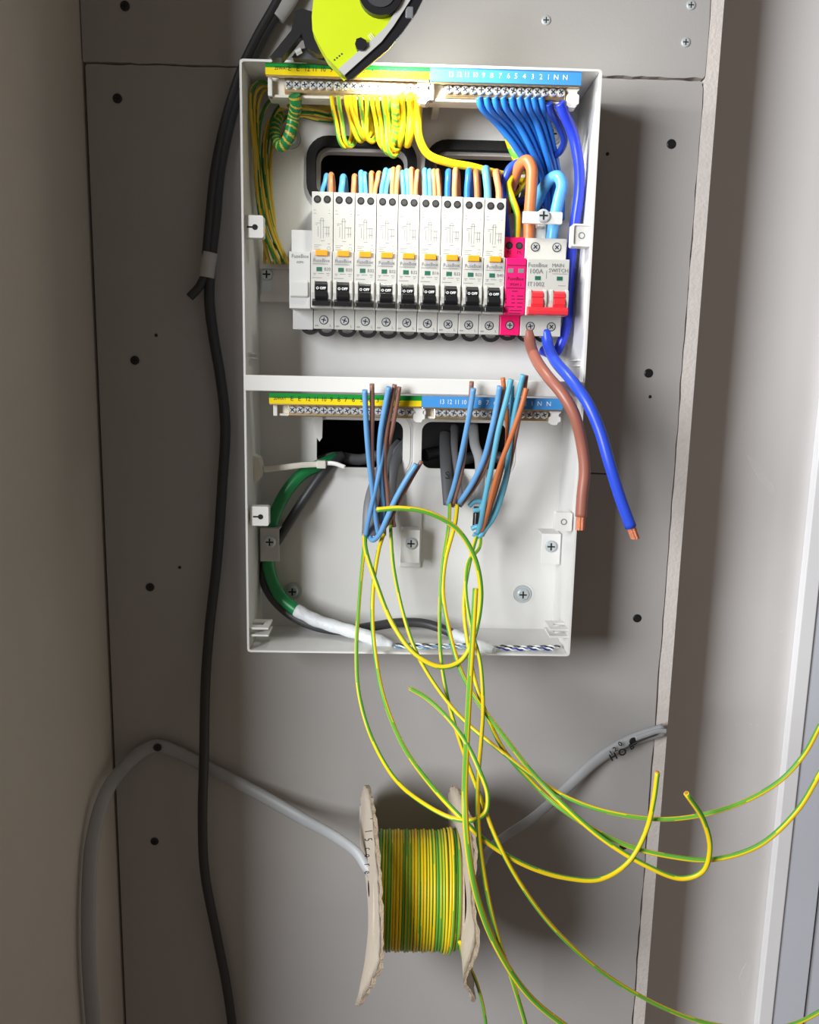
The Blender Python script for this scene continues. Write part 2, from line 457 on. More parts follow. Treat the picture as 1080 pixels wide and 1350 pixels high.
# lid fixing lugs by the rim, with a keyhole slot
def lug(x0, x1, y0, y1, sgn, hollow=False, holed=True, ring=False):
    yf = -D+0.004
    a = P(x0, y1, yf); b = P(x1, y0, yf); cx = (a.x+b.x)/2; cz = (a.z+b.z)/2
    outer = rrect(a.x, b.x, a.z, b.z, 0.0015, 3)
    l = MB().plate(outer, yf, yf+0.010, mi=0)
    lo = l.build('lid_lug', 'white_plastic', box, bevel=0.0006)
    if ring:
        MB().plate([(cx+0.0028*math.cos(k*0.5236), cz+0.0028*math.sin(k*0.5236)) for k in range(12)], yf-0.0003, yf+0.001, [[(cx+0.0020*math.cos(k*0.5236), cz+0.0020*math.sin(k*0.5236)) for k in range(12)]]).build('keyhole', 'print_grey', lo)
    elif holed:
        c = MB().cyl((cx+0.001, yf-0.0004, cz-0.0005), (cx+0.001, yf+0.001, cz-0.0005), 0.0023, n=12); c.box(cx-0.0055, cx+0.001, yf-0.0003, yf+0.001, cz-0.0012, cz+0.0002)
        c.build('keyhole', 'dark_hole', lo)
    if hollow:
        MB().plate(outer, yf-0.0022, yf, [rrect(a.x+0.0014, b.x-0.001, a.z+0.0014, b.z-0.0014, 0.0012, 3)]).build('lug_rim', 'white_plastic', lo, bevel=0.0004)
    return lo
lug(322, 347, 284, 313, -1); lug(753, 781, 296, 325, 1, hollow=True, ring=True); lug(330, 354, 668, 693, -1); lug(732, 755, 676, 700, 1, ring=True)
# lower support brackets with screws
SB = screw_mesh(0.0056, 0.003, 'zinc', 'dark_hole')
def bracket(x0, x1, y0, y1, yf, m, sx, sy):
    a = P(x0, y1, yf); b = P(x1, y0, yf)
    pl = MB().box(a.x, b.x, yf, yf+0.0016, a.z, b.z).box(a.x, b.x, yf+0.0016, YB, b.z-0.0016, b.z)
    o = pl.build('support_bracket', m, box, bevel=0.0004)
    q = P(sx, sy, yf); inst('screw', SB, (q.x, yf, q.z), o)
    return o
bracket(343.5, 368, 697, 740, -0.034, 'bracket_grey', 356, 714); bracket(528, 554, 699, 742, -0.026, 'box_white', 542, 716); bracket(713, 740, 704, 744, -0.030, 'box_white', 726, 720)
# raised channel above the middle bracket and pressed ridges
q = P(541, 690, YB); MB().box(q.x-0.010, q.x+0.011, YB-0.004, YB, P(541, 742, YB).z-0.004, P(541, 670, YB).z).build('pressed_channel', 'box_white', box, bevel=0.0015)
# corner clips
def clip(sgn, px, py):
    q = P(px, py, -D+0.02); x_in = sgn*(W2-T); L = 0.017
    x0, x1 = sorted((x_in, x_in-sgn*L))
    m = MB()
    for dz in (0.0, -0.0065):
        cxa = x_in-sgn*0.0045; cxb = x_in-sgn*0.0115
        pts_o = [(x_in, -D+0.004), (x_in-sgn*(L-0.004), -D+0.004), (x_in-sgn*L, -D+0.020), (x_in-sgn*L, -D+0.028), (x_in, -D+0.028)]
        z = q.z+dz
        # U-shaped shelf: three bars with an open slot
        m.box(x_in, x_in-sgn*L, -D+0.002, -D+0.011, z, z+0.0018)
        m.box(x_in-sgn*0.011, x_in-sgn*L, -D+0.011, -D+0.020, z, z+0.0018)
        m.box(x_in, x_in-sgn*L, -D+0.020, -D+0.028, z, z+0.0018)
    return m.build('corner_clip', 'white_plastic', box, bevel=0.0003)
clip(-1, 342, 822); clip(1, 738, 824)
for sgn, py in ((-1, 466), (-1, 472), (1, 475), (1, 482)):
    q = P(335 if sgn < 0 else 752, py, -D+0.03)
    MB().box(sgn*(W2-T), sgn*(W2-T-0.003), -D+0.012, -D+0.05, q.z-0.0006, q.z+0.0006).build('side_rib', 'white_plastic', box)
# mounting screws with washers
SM = screw_mesh(0.0058, 0.0025, 'zinc', 'dark_hole')
def mount(px, py, r=0.0088):
    q = P(px, py, YB)
    m = MB(); m.cyl((q.x, YB, q.z), (q.x, YB-0.0014, q.z), r, r*0.97, n=24)
    o = m.build('washer', 'zinc', box); inst('screw', SM, (q.x, YB-0.0014, q.z), o)
    MB().plate([(q.x+r*1.28*math.cos(t*math.pi/12), q.z+r*1.28*math.sin(t*math.pi/12)) for t in range(24)], YB-0.0005, YB, [[(q.x+r*1.03*math.cos(t*math.pi/12), q.z+r*1.03*math.sin(t*math.pi/12)) for t in range(24)]]).build('recess_ring', 'box_white', box)
mount(386, 779); mount(689, 783); mount(728, 178); mount(384, 183)

# ================================================================== TERMINAL BARS
TS = screw_mesh(0.0034, 0.0022, 'steel', 'dark_hole', n=10)
def terminal_bar(name, label, xl0, xl1, yl_top, yl_bot, slope, colour, letters, sc0, sc1, nsc, ysc, ycar, xc0, xc1):
    """label strip, plastic carrier, brass bar and screws, all set out on two depth planes"""
    YL, YK = -0.0748, -0.066
    xm = (xl0+xl1)/2
    a = P(xl0, yl_bot, YL); b = P(xl1, yl_top+slope, YL)
    zt = P(xm, yl_top+slope/2, YL).z; zb = P(xm, yl_bot+slope/2, YL).z
    ca = P(xc0, ycar, YK); cb_ = P(xc1, ycar, YK)
    zk = P((xc0+xc1)/2, ycar+slope/2, YK).z
    t = thing(name, ((a.x+b.x)/2, YK, zk), label, 'terminal bar')
    # carrier: tray behind, with scalloped end blocks
    zs = P((sc0+sc1)/2, ysc+slope*0.4, YK).z
    m = MB(); m.box(ca.x, cb_.x, YK+0.004, YK+0.016, zk, zt-0.0005)
    m.box(ca.x, cb_.x, YK+0.0, YK+0.004, zk, zk+0.0022)
    m.box(ca.x+0.004, ca.x+0.010, YK+0.016, YB, zk+0.004, zt-0.003).box(cb_.x-0.010, cb_.x-0.004, YK+0.016, YB, zk+0.004, zt-0.003)
    m.build('carrier', 'ivory', t, bevel=0.0006)
    for x0_, x1_ in ((ca.x, ca.x+0.0035), (cb_.x-0.010, cb_.x)):
        if x1_-x0_ > 0.005:
            pr = [(x0_, zk-0.0012), (x0_+0.0025, zk-0.0030), (x1_-0.003, zk-0.0030), (x1_-0.002, zk-0.0008), (x1_, zk), (x1_, zs-0.002), (x1_-0.0018, zs-0.001), (x1_-0.0018, zs+0.001), (x1_, zs+0.002), (x1_, zb), (x0_, zb), (x0_, zs+0.0024), (x0_+0.0018, zs+0.001), (x0_+0.0018, zs-0.001), (x0_, zs-0.002)]
            MB().plate(pr, YK-0.004, YK+0.004).build('end_block', 'white_plastic', t, bevel=0.0005)
        else:
            MB().box(x0_, x1_, YK-0.003, YK+0.004, zk, zb).build('end_block', 'white_plastic', t, bevel=0.0005)
    # brass bar
    s0 = P(sc0, ysc, YK); s1 = P(sc1, ysc, YK)
    pitch = (s1.x-s0.x)/(nsc-1)
    bx0 = s0.x-pitch*0.6; bx1 = s1.x+pitch*0.6
    br = MB().box(bx0, bx1, YK-0.0015, YK+0.006, zs-0.0056, zs+0.0058)
    bro = br.build('brass_bar', 'brass', t, bevel=0.0008)
    for i in range(nsc):
        inst('screw', TS, (s0.x+pitch*i, YK-0.0015, zs), bro, rot=(0, random.uniform(0, 1.5), 0))
    # wire holes in a row under the screws
    hm = MB().cyl((0, 0, 0), (0, -0.0003, 0), 0.0012, n=8).mesh('wire_hole', ['dark_hole'])
    # colour strip, leaning back a little
    xs0, xs1 = a.x, b.x
    if colour == 'earth':
        zm = zt+(zb-zt)*0.46
        MB().box(xs0, xs1, YL-0.0004, YL+0.0006, zm, zt).build('green_strip', 'label_green', t)
        st = MB().box(xs0, xs1, YL-0.0004, YL+0.0006, zb, zm).build('yellow_strip', 'label_yellow', t)
        tm, zc_ = 'print_black', zm-0.0004
    else:
        st = MB().box(xs0, xs1, YL-0.0004, YL+0.0006, zb, zt).build('blue_strip', 'label_blue', t)
        tm, zc_ = 'print_white', (zt+zb)/2
    MB().box(xs0+0.0005, xs1-0.0005, YL+0.0006, YL+0.0030, zb-0.0012, zb+0.003).build('strip_ledge', 'brass', t, bevel=0.0004)
    for px, tx in letters:
        q = P(px, yl_top, YL)
        text(tx, (0.0056 if len(tx) < 4 else 0.0040), tm, (q.x, YL-0.0005, zc_), st, sx=(0.82 if len(tx) > 1 else 1.0))
    return t
EL = [(371, '20WAY'), (382, 'E'), (393, 'E'), (405, '12'), (415, '11'), (426, '10'), (437, '9'), (448, '8'), (459, '7'), (470, '6'), (480, '5'), (491, '4'), (502, '3'), (512, '2'), (522, '1'), (534, 'E')]
NL = [(595, '13'), (606, '12'), (616, '11'), (627, '10'), (638, '9'), (649, '8'), (660, '7'), (671, '6'), (681, '5'), (692, '4'), (703, '3'), (714, '2'), (724, '1'), (734, 'N'), (746, 'N')]
terminal_bar('earth_terminal_bar', 'upper earth terminal bar with green and yellow strip, next to the work light', 350, 567, 81, 98.5, 6.0, 'earth', EL, 381, 552, 17, 113, 128, 354, 566)
terminal_bar('neutral_terminal_bar', 'upper neutral terminal bar with blue numbered strip and blue wires', 567, 767, 88, 107, 6.0, 'blue', NL, 592, 739, 15, 119, 133, 566, 762)
EL2 = [(369, '20WAY'), (385, 'E'), (395, 'E'), (406, '12'), (417, '11'), (427, '10'), (437, '9'), (447, '8'), (456, '7'), (466, '6'), (477, '5'), (487, '4'), (498, '3'), (507, '2'), (517, '1'), (527, 'E')]
NL2 = [(583, '13'), (593, '12'), (603, '11'), (612, '10'), (623, '9'), (633, '8'), (643, '7'), (653, '6'), (663, '5'), (673, '4'), (683, '3'), (693, '2'), (702, '1'), (712, 'N'), (724, 'N')]
terminal_bar('earth_terminal_bar', 'empty lower earth terminal bar with green and yellow strip under the cross bar', 355, 556, 518, 532, 4.0, 'earth', EL2, 386, 550, 17, 540, 548, 361, 560)
terminal_bar('neutral_terminal_bar', 'empty lower neutral terminal bar with blue numbered strip under the cross bar', 556, 742, 522, 537, 3.5, 'blue', NL2, 578, 717, 15, 544, 552, 556, 738)

# ================================================================== DIN RAIL
YRL = -0.016
ra = P(343, 345, YRL); rbm = P(343, 400, YRL); rr_ = P(760, 350, YRL)
zr1 = P(360, 345, YRL).z; zr0 = P(360, 398, YRL).z
rail = thing('din_rail', (0, YRL, zr0), 'steel mounting rail behind the row of breakers', 'rail')
pr = [(YRL, zr1), (YRL-0.001, zr1), (YRL-0.001, zr1-0.006), (YRL+0.0065, zr1-0.006), (YRL+0.0065, zr0+0.006), (YRL-0.001, zr0+0.006), (YRL-0.001, zr0), (YRL, zr0), (YRL, zr0+0.005), (YRL+0.0075, zr0+0.005), (YRL+0.0075, zr1-0.005), (YRL, zr1-0.005)]
MB().prism_x(pr, ra.x, rr_.x).build('rail_profile', 'rail_steel', rail)
q = P(352, 362, YRL+0.006); inst('screw', SB, (q.x, YRL+0.0065, q.z), rail)
MB().cyl((q.x, YRL+0.0063, q.z-0.0095), (q.x, YRL+0.0058, q.z-0.0095), 0.0055, n=20).build('rail_hole', 'zinc', rail)

# ================================================================== BREAKERS
YN, YS, YRT, YLO = -0.068, -0.052, -0.060, -0.044
XM0 = P(381, 370, YN).x; PIT = (P(750, 378, YN).x-XM0)/13.0
zNT = P(540, 335, YN).z; zNB = P(540, 410, YN).z
zTop = P(540, 257, YRT).z; zBot = P(540, 437.5, YLO).z; zMS = P(718, 312, YS).z
U = mpp(Vector((0, YN, 0.08)))           # metres per photo pixel on the breaker faces
YBK = -0.014
def body_mesh(w, ztop, ytop, m):
    prof = [(YBK, zBot), (YLO, zBot), (YLO, zNB+0.0005), (YN, zNB), (YN, zNT), (ytop, zNT+0.0006), (ytop, ztop), (YBK, ztop)]
    return MB().prism_x(prof, 0.00026, w-0.00026).mesh('breaker_body', [m])
BODY = body_mesh(PIT, zTop, YRT, 'breaker_white')
BODY_PINK = body_mesh(PIT, zMS, YS, 'pink')
BODY_2 = body_mesh(PIT*2, zMS, YS, 'breaker_white')
BODY_BLANK = body_mesh(PIT, P(395, 303, YS).z, YS, 'grey_plastic')
HOLE = MB().cyl((0, 0.0005, 0), (0, -0.0003, 0), 0.0031, n=16, mi=0).cyl((0, -0.0003, 0), (0, -0.0005, 0), 0.0020, n=12, mi=1).mesh('terminal_hole', ['dark_hole', 'print_dark'])
BSCREW = MB(); BSCREW.cyl((0, 0.0005, 0), (0, -0.0003, 0), 0.0039, n=18, mi=1); BSCREW.cyl((0, 0, 0), (0, -0.0008, 0), 0.0032, n=16, mi=0)
BSCREW.box(-0.0022, 0.0022, -0.0010, -0.0003, -0.0004, 0.0004, 1).box(-0.0004, 0.0004, -0.0010, -0.0003, -0.0022, 0.0022, 1)
BSCREW = BSCREW.mesh('terminal_screw', ['steel', 'dark_hole'])
def ztog(py): return zNT-(py-331.0)*U
# toggle: recess surround, ridged rocker, lower lip
def toggle_mesh(m):
    c = PIT*0.5; w = 7.8*U; mb = MB()
    mb.prism_x([(YN+0.004, ztog(367)), (YN+0.001, ztog(367)), (YN-0.0005, ztog(371)), (YN-0.0032, ztog(374)), (YN-0.0036, ztog(380)), (YN-0.0028, ztog(381)), (YN-0.0040, ztog(383)), (YN-0.0045, ztog(389)), (YN-0.0030, ztog(393)), (YN+0.004, ztog(393))], c-w, c+w)
    mb.prism_x([(YN-0.0005, ztog(391)), (YN-0.0065, ztog(396)), (YN-0.0068, ztog(401.5)), (YN-0.0003, ztog(401.5))], c-11.5*U, c+11.5*U)
    return mb.mesh('toggle', [m])
TOG = toggle_mesh('toggle_black')
EARS = MB()
for c in (3.6, 24.0):
    EARS.prism_x([(YN+0.001, ztog(367)), (YN-0.0022, ztog(370)), (YN-0.0030, ztog(384)), (YN-0.0016, ztog(394)), (YN+0.001, ztog(396))], PIT*(c-1.9)/27.6, PIT*(c+1.9)/27.6)
EARS = EARS.mesh('toggle_guard', ['breaker_white'])
TEST = MB().box(PIT*0.5-7.5*U, PIT*0.5+8*U, YN-0.0028, YN+0.0005, ztog(337.5), ztog(330.2)).mesh('test_button', ['orange'])
FLAG = MB().box(PIT*0.5-6.5*U, PIT*0.5+0.8*U, YN-0.00025, YN+0.0005, ztog(356.8), ztog(351.5)).mesh('status_flag', ['flag_green'])
def diagram_mesh():
    mb = MB(); y = YRT-0.00012; t = 0.00016
    def ln(x0, z0, x1, z1):
        if abs(x1-x0) > abs(z1-z0): mb.box(x0, x1, y, y+0.0002, z0-t, z0+t)
        else: mb.box(x0-t, x0+t, y, y+0.0002, z0, z1)
    def X(a): return PIT*a
    def Z(py): return zTop-(py-252.0)*U*1.01
    for a in (0.42, 0.54): ln(X(a), Z(285), X(a), Z(310))
    for a in (0.30, 0.70, 0.80): ln(X(a), Z(295), X(a), Z(308))
    ln(X(0.42), Z(285), X(0.54), Z(285)); ln(X(0.36), Z(288), X(0.60), Z(288)); ln(X(0.18), Z(291), X(0.40), Z(291)); ln(X(0.54), Z(296), X(0.84), Z(296))
    ln(X(0.62), Z(304), X(0.84), Z(304)); ln(X(0.42), Z(313), X(0.60), Z(313)); ln(X(0.18), Z(293), X(0.28), Z(293))
    for a, b_, py in ((0.12, 0.45, 318.5), (0.12, 0.34, 321), (0.12, 0.42, 323.5), (0.74, 0.86, 317)): ln(X(a), Z(py), X(b_), Z(py))
    ln(X(0.10), Z(275), X(0.20), Z(275)); ln(X(0.10), Z(279), X(0.22), Z(279)); ln(X(0.78), Z(279), X(0.86), Z(279)); ln(X(0.80), Z(275), X(0.84), Z(275))
    n = 12; cx, cz, r = X(0.80), Z(322.5), 0.0013
    for i in range(n):
        a0 = 2*math.pi*i/n
        mb.box(cx+r*math.cos(a0)-t, cx+r*math.cos(a0)+t, y, y+0.0002, cz+r*math.sin(a0)-t*1.4, cz+r*math.sin(a0)+t*1.4)
    return mb.mesh('printed_diagram', ['print_grey'])
DIAG = diagram_mesh()
def lines_mesh():
    mb = MB(); y = YN-0.0001
    for a, b_, py in ((0.10, 0.80, 347.5), (0.12, 0.26, 359.5), (0.34, 0.62, 359.5), (0.72, 0.88, 359.5), (0.14, 0.22, 361.2), (0.76, 0.84, 361.8), (0.08, 0.52, 365)):
        mb.box(PIT*a, PIT*b_, y, y+0.0002, ztog(py)-0.0002, ztog(py)+0.0002)
    mb.box(PIT*0.5-7.2*U, PIT*0.5+7.4*U, y+0.00005, y+0.0002, ztog(345), ztog(338.0), 1)
    return mb.mesh('printed_text_lines', ['print_grey', 'grey_plastic'])
LINES = lines_mesh()
# black rail clip below: half ring with a notch
def clip_mesh():
    n = 12; r1, r0 = 0.0080, 0.0048; out = []
    for i in range(n+1):
        a = math.pi+math.pi*i/n; out.append((r1*math.cos(a), r1*0.75*math.sin(a)))
    for i in range(n+1):
        a = 2*math.pi-math.pi*i/n; out.append((r0*math.cos(a), r0*0.55*math.sin(a)))
    return MB().plate(out, -0.004, 0.004).mesh('rail_clip', ['black_plastic'])
CLIP = clip_mesh()
YCL = -0.036
ORD = ['first', 'second', 'third', 'fourth', 'fifth', 'sixth', 'seventh', 'eighth', 'ninth', 'tenth', 'eleventh', 'twelfth', 'thirteenth', 'fourteenth']
RATE = ['B20', 'B20', 'B32', 'B32', 'B32', 'B16', 'B32', 'B32', 'B40']
for i in range(9):
    x0 = XM0+PIT*(1+i); dz = -0.0005*(i-4)*0.45
    extra = {0: ', beside the blank module', 8: ', touching the pink surge device'}.get(i, '')
    if i in (0, 8): lab = ('leftmost' if i == 0 else 'rightmost')+' white circuit breaker with orange button in the row'+extra
    else: lab = ORD[i]+' white circuit breaker from the left with orange test button'
    t = thing('circuit_breaker', (x0, YBK, zBot+dz), lab, 'circuit breaker', 'circuit breakers on the upper rail')
    base = Vector((x0, 0, dz))
    bd = inst('body', BODY, base, t, 0.0004)
    tg = inst('toggle', TOG, base, t, 0.0003); text('O OFF', 0.0029, 'print_white', base+Vector((PIT*0.5, YN-0.0044, ztog(379))), tg, bold=0.00008)
    inst('toggle_guard', EARS, base, t, 0.0003)
    inst('test_button', TEST, base, t, 0.0004); inst('status_flag', FLAG, base, t)
    inst('printed_diagram', DIAG, base, bd); inst('printed_text_lines', LINES, base, bd)
    text('FuseBox', 0.0040, 'print_grey', base+Vector((PIT*0.5, YN-0.00016, ztog(343.2))), bd)
    text(RATE[i], 0.0036, 'print_grey', base+Vector((PIT*0.77, YN-0.00014, ztog(354))), bd)
    for a in (0.27, 0.72): inst('terminal_screw', HOLE, base+Vector((PIT*a, YRT, zTop-9.5*U*1.02)), t)
    inst('terminal_screw', BSCREW, base+Vector((PIT*0.5, YLO, zBot+12.0*U)), t, rot=(0, random.uniform(0, 1.5), 0))
    text('L', 0.003, 'print_grey', base+Vector((PIT*0.82, YLO-0.0002, zBot+4.5*U)), bd); text('mm', 0.002, 'print_grey', base+Vector((PIT*0.16, YLO-0.0002, zBot+4.5*U)), bd)
    inst('rail_clip', CLIP, base+Vector((PIT*0.62, YCL, zBot-0.0003)), t)
# blank module
x0 = XM0
t = thing('blank_module', (x0, YBK, zBot), 'plain grey blank module at the left end of the breaker row', 'blank module')
bd = inst('body', BODY_BLANK, (x0, 0, 0), t, 0.0005)
MB().prism_x([(YN, ztog(368)), (YN-0.0022, ztog(370)), (YN-0.0022, ztog(388)), (YN, ztog(390))], x0+0.0012, x0+PIT-0.0022).build('raised_pad', 'grey_plastic', t, bevel=0.0006)
text('FuseBox', 0.0042, 'print_grey', (x0+PIT*0.52, YN-0.00016, ztog(337)), bd); text('AZM1', 0.0024, 'print_grey', (x0+PIT*0.52, YN-0.00016, ztog(344.5)), bd)
inst('rail_clip', CLIP, (x0+PIT*0.82, YCL, zBot+0.002), t)
# pink surge protection device
x0 = XM0+PIT*10
t = thing('surge_protector', (x0, YBK, zBot), 'bright pink surge protection module between breakers and main switch', 'surge protector')
bd = inst('body', BODY_PINK, (x0, 0, -0.001), t, 0.0007)
for a in (0.26, 0.74):
    inst('terminal_screw', HOLE, (x0+PIT*a, YS, zMS-0.001-11*U), t)
    MB().box(x0+PIT*(a-0.13), x0+PIT*(a+0.13), YN-0.0003, YN+0.0005, ztog(350)-0.001, ztog(344.5)-0.001).build('status_window', 'print_grey', t)
text('N', 0.0045, 'print_rose', (x0+PIT*0.26, YS-0.0002, zMS-0.001-20.0*U), bd); text('PE', 0.0045, 'print_rose', (x0+PIT*0.76, YS-0.0002, zMS-0.001-20.0*U), bd)
text('FuseBox', 0.0040, 'print_rose', (x0+PIT*0.5, YN-0.0002, ztog(359)), bd, bold=0.00004)
text('SPDM 2', 0.0032, 'print_rose', (x0+PIT*0.5, YN-0.0002, ztog(366.5)), bd)
mb = MB()
rl = random.Random(2)
for py, a, b_ in ((342, 0.10, 0.95), (371, 0.1, 0.92), (375, 0.35, 0.62), (381, 0.34, 0.46), (381, 0.6, 0.9), (385, 0.05, 0.12), (385, 0.34, 0.52), (385, 0.58, 0.92), (390, 0.06, 0.12), (390, 0.34, 0.52), (390, 0.62, 0.88), (395, 0.06, 0.5), (395, 0.6, 0.86), (400, 0.3, 0.85), (403.5, 0.25, 0.8)):
    mb.box(x0+PIT*a, x0+PIT*b_, YN-0.00012, YN+0.0002, ztog(py)-0.00040, ztog(py)+0.00040)
mb.build('printed_text_lines', 'print_rose', bd)
inst('terminal_screw', BSCREW, (x0+PIT*0.5, YLO, zBot-0.0008+13*U), t); inst('rail_clip', CLIP, (x0+PIT*0.45, YCL, zBot+0.0005), t)
# main switch
x0 = XM0+PIT*11
t = thing('main_switch', (x0, YBK, zBot), 'white double main switch with joined red levers at the right end', 'main switch')
bd = inst('body', BODY_2, (x0, 0, -0.0013), t, 0.0005)
dz = -0.0013
for a in (0.27, 0.78):
    inst('terminal_screw', BSCREW, (x0+2*PIT*(a-0.02), YS, zMS+dz-11.5*U), t, rot=(0, a*3, 0))
    inst('terminal_screw', BSCREW, (x0+2*PIT*(a-0.02), YLO, zBot+dz+13*U), t, rot=(0, a*5, 0))
    MB().box(x0+2*PIT*a-4*U, x0+2*PIT*a+3.5*U, YN-0.0003, YN+0.0005, ztog(360), ztog(355)).build('status_flag', 'flag_green', t)
    c = x0+2*PIT*(a+0.0); w_ = 7.8*U
    MB().prism_x([(YN+0.004, ztog(373)), (YN+0.001, ztog(373)), (YN-0.003, ztog(377)), (YN-0.0036, ztog(382)), (YN-0.0028, ztog(383)), (YN-0.0040, ztog(385)), (YN-0.0045, ztog(391)), (YN-0.0030, ztog(396)), (YN+0.004, ztog(396))], c-w_, c+w_).build('toggle', 'red', t, bevel=0.0003)
    for e in (-10.2, 10.2):
        MB().prism_x([(YN+0.001, ztog(371)), (YN-0.0022, ztog(374)), (YN-0.0030, ztog(386)), (YN-0.0016, ztog(396)), (YN+0.001, ztog(398))], c+(e-2)*U, c+(e+2)*U).build('toggle_guard', 'breaker_white', t, bevel=0.0003)
MB().prism_x([(YN-0.0005, ztog(394)), (YN-0.0060, ztog(396)), (YN-0.0070, ztog(400)), (YN-0.0068, ztog(405)), (YN-0.0003, ztog(406))], x0+2.2*U, x0+2*PIT-1.2*U).build('lever_bar', 'red', t, bevel=0.0005)
text('FuseBox', 0.0048, 'print_grey', (x0+PIT*0.50, YN-0.0002, ztog(341)), bd); text('100A', 0.0056, 'print_grey', (x0+PIT*0.44, YN-0.0002, ztog(349)), bd)
text('MAIN', 0.0042, 'print_grey', (x0+PIT*1.45, YN-0.0002, ztog(341)), bd); text('SWITCH', 0.0044, 'print_grey', (x0+PIT*1.48, YN-0.0002, ztog(347.5)), bd)
text('IT1002', 0.0050, 'print_grey', (x0+PIT*0.46, YN-0.0002, ztog(365.5)), bd)
MB().box(x0+PIT*0.92, x0+PIT*0.94, YN-0.00012, YN+0.0002, ztog(358), ztog(348)).box(x0+PIT*1.2, x0+PIT*1.9, YN-0.00012, YN+0.0002, ztog(351.8), ztog(351.2)).box(x0+PIT*1.5, x0+PIT*1.85, YN-0.00012, YN+0.0002, ztog(367), ztog(366.4)).build('printed_text_lines', 'print_grey', bd)
inst('rail_clip', CLIP, (x0+PIT*0.35, YCL, zBot-0.0003), t); inst('rail_clip', CLIP, (x0+PIT*1.2, YCL, zBot-0.0003), t)
# cable clamp above the main switch
yc = -0.060
a = P(689, 295, yc); b = P(742, 280, yc); zc_ = P(716, 287, yc).z
t = thing('cable_clamp', (a.x, yc, a.z), 'white plastic cable clamp bar with screw above the main switch', 'clamp')
MB().prism_x([(yc, zc_-0.0048), (yc, zc_+0.0048), (yc+0.0022, zc_+0.0052), (yc+0.0022, zc_-0.0052)], a.x, b.x).build('clamp_bar', 'white_plastic', t, bevel=0.0008)
q = P(716, 285, yc); inst('screw', SB, (q.x, yc, q.z), t)
MB().box(q.x-0.008, q.x+0.006, yc+0.014, yc+0.020, q.z-0.018, q.z-0.002).box(q.x-0.004, q.x+0.002, yc+0.002, yc+0.046, q.z-0.008, q.z-0.004).build('clamp_base', 'clear_grey', t, bevel=0.001)

# ================================================================== WORK LIGHT on the top edge
def px_plate(px, y0, y1, name, m, parent, bevel=0.002, seg=3):
    ym = y0
    pts = [P(a, b, ym) for a, b in px]
    return MB().plate([(q.x, q.z) for q in pts], y0, y1).build(name, m, parent, bevel=bevel, seg=seg)
q = P(455, 90, -0.1250)
wlt = thing('work_light', (q.x, -0.1250, q.z), 'lime yellow cordless work light propped on the top edge of the enclosure', 'work light')
yb = px_plate([(420, -60), (414, -10), (411, 22), (412, 40), (420, 57), (431, 76), (446, 91), (452, 98), (498, 50), (530, 5), (560, -60)], -0.1290, -0.1150, 'body', 'lime', wlt, 0.004, 4)
px_plate([(446, 91), (454, 99), (503, 55), (519, 34), (541, 0), (564, -60), (553, -60), (531, 0), (508, 36), (495, 48)], -0.1325, -0.1305, 'bezel', 'clear_grey', wlt, 0.0006)
hd = px_plate([(453, 98), (460, 105), (466, 103), (512, 65), (530, 43), (549, 16), (557, 0), (582, -60), (560, -60), (540, 0), (518, 34), (502, 55)], -0.1305, -0.1280, 'lamp_head', 'black_plastic', wlt, 0.0008)
px_plate([(440, 84), (458, 96), (500, 58), (518, 34), (535, 6), (560, -60), (530, -60), (500, 20), (470, 60)], -0.1280, -0.1130, 'lamp_core', 'black_plastic', wlt, 0.0008)
px_plate([(468, 58), (470, 51), (476, 49), (483, 53), (484, 60), (478, 66), (471, 65)], -0.1350, -0.128, 'switch_button', 'black_plastic', wlt, 0.0008)
q = P(502, -8, -0.1310); m = MB()
m.cyl((q.x, -0.1355, q.z), (q.x, -0.1250, q.z), 0.016, n=28); pv = m.build('pivot_knob', 'black_plastic', wlt, bevel=0.0015)
MB().cyl((q.x, -0.1365, q.z), (q.x, -0.1350, q.z), 0.011, n=24).build('knob_cap', 'flex_dark', pv, bevel=0.0006)
q = P(540, 17, -0.1300); MB().box(q.x-0.003, q.x+0.003, -0.1315, -0.1280, q.z-0.004, q.z+0.004).build('head_rivet', 'sheath_mid', wlt, bevel=0.001)
for k in range(4):
    q = P(441+3.2*k, 79-2.6*k, -0.1290); MB().cyl((q.x, -0.1294, q.z), (q.x, -0.1280, q.z), 0.0006, n=8).build('vent_dot', 'print_dark', yb)
text('|||', 0.005, 'print_white', P(489, 48, -0.1310), wlt, rot=(0, -0.7, 0))
# dark folding stand behind the body
px_plate([(355, 76), (384, 40), (390, 14), (398, 11), (428, 20), (432, 66), (420, 72), (402, 62), (398, 44), (372, 76)], -0.1000, -0.090, 'folding_stand', 'black_plastic', wlt, 0.002)
px_plate([(384, 76), (392, 66), (408, 62), (432, 70), (440, 78), (430, 80)], -0.086, -0.070, 'stand_foot', 'sheath_dark', wlt, 0.002)
MB().cyl(P(390, 70, -0.1005), P(397, 66, -0.1005), 0.0022, n=10).build('stand_pin', 'steel', wlt)
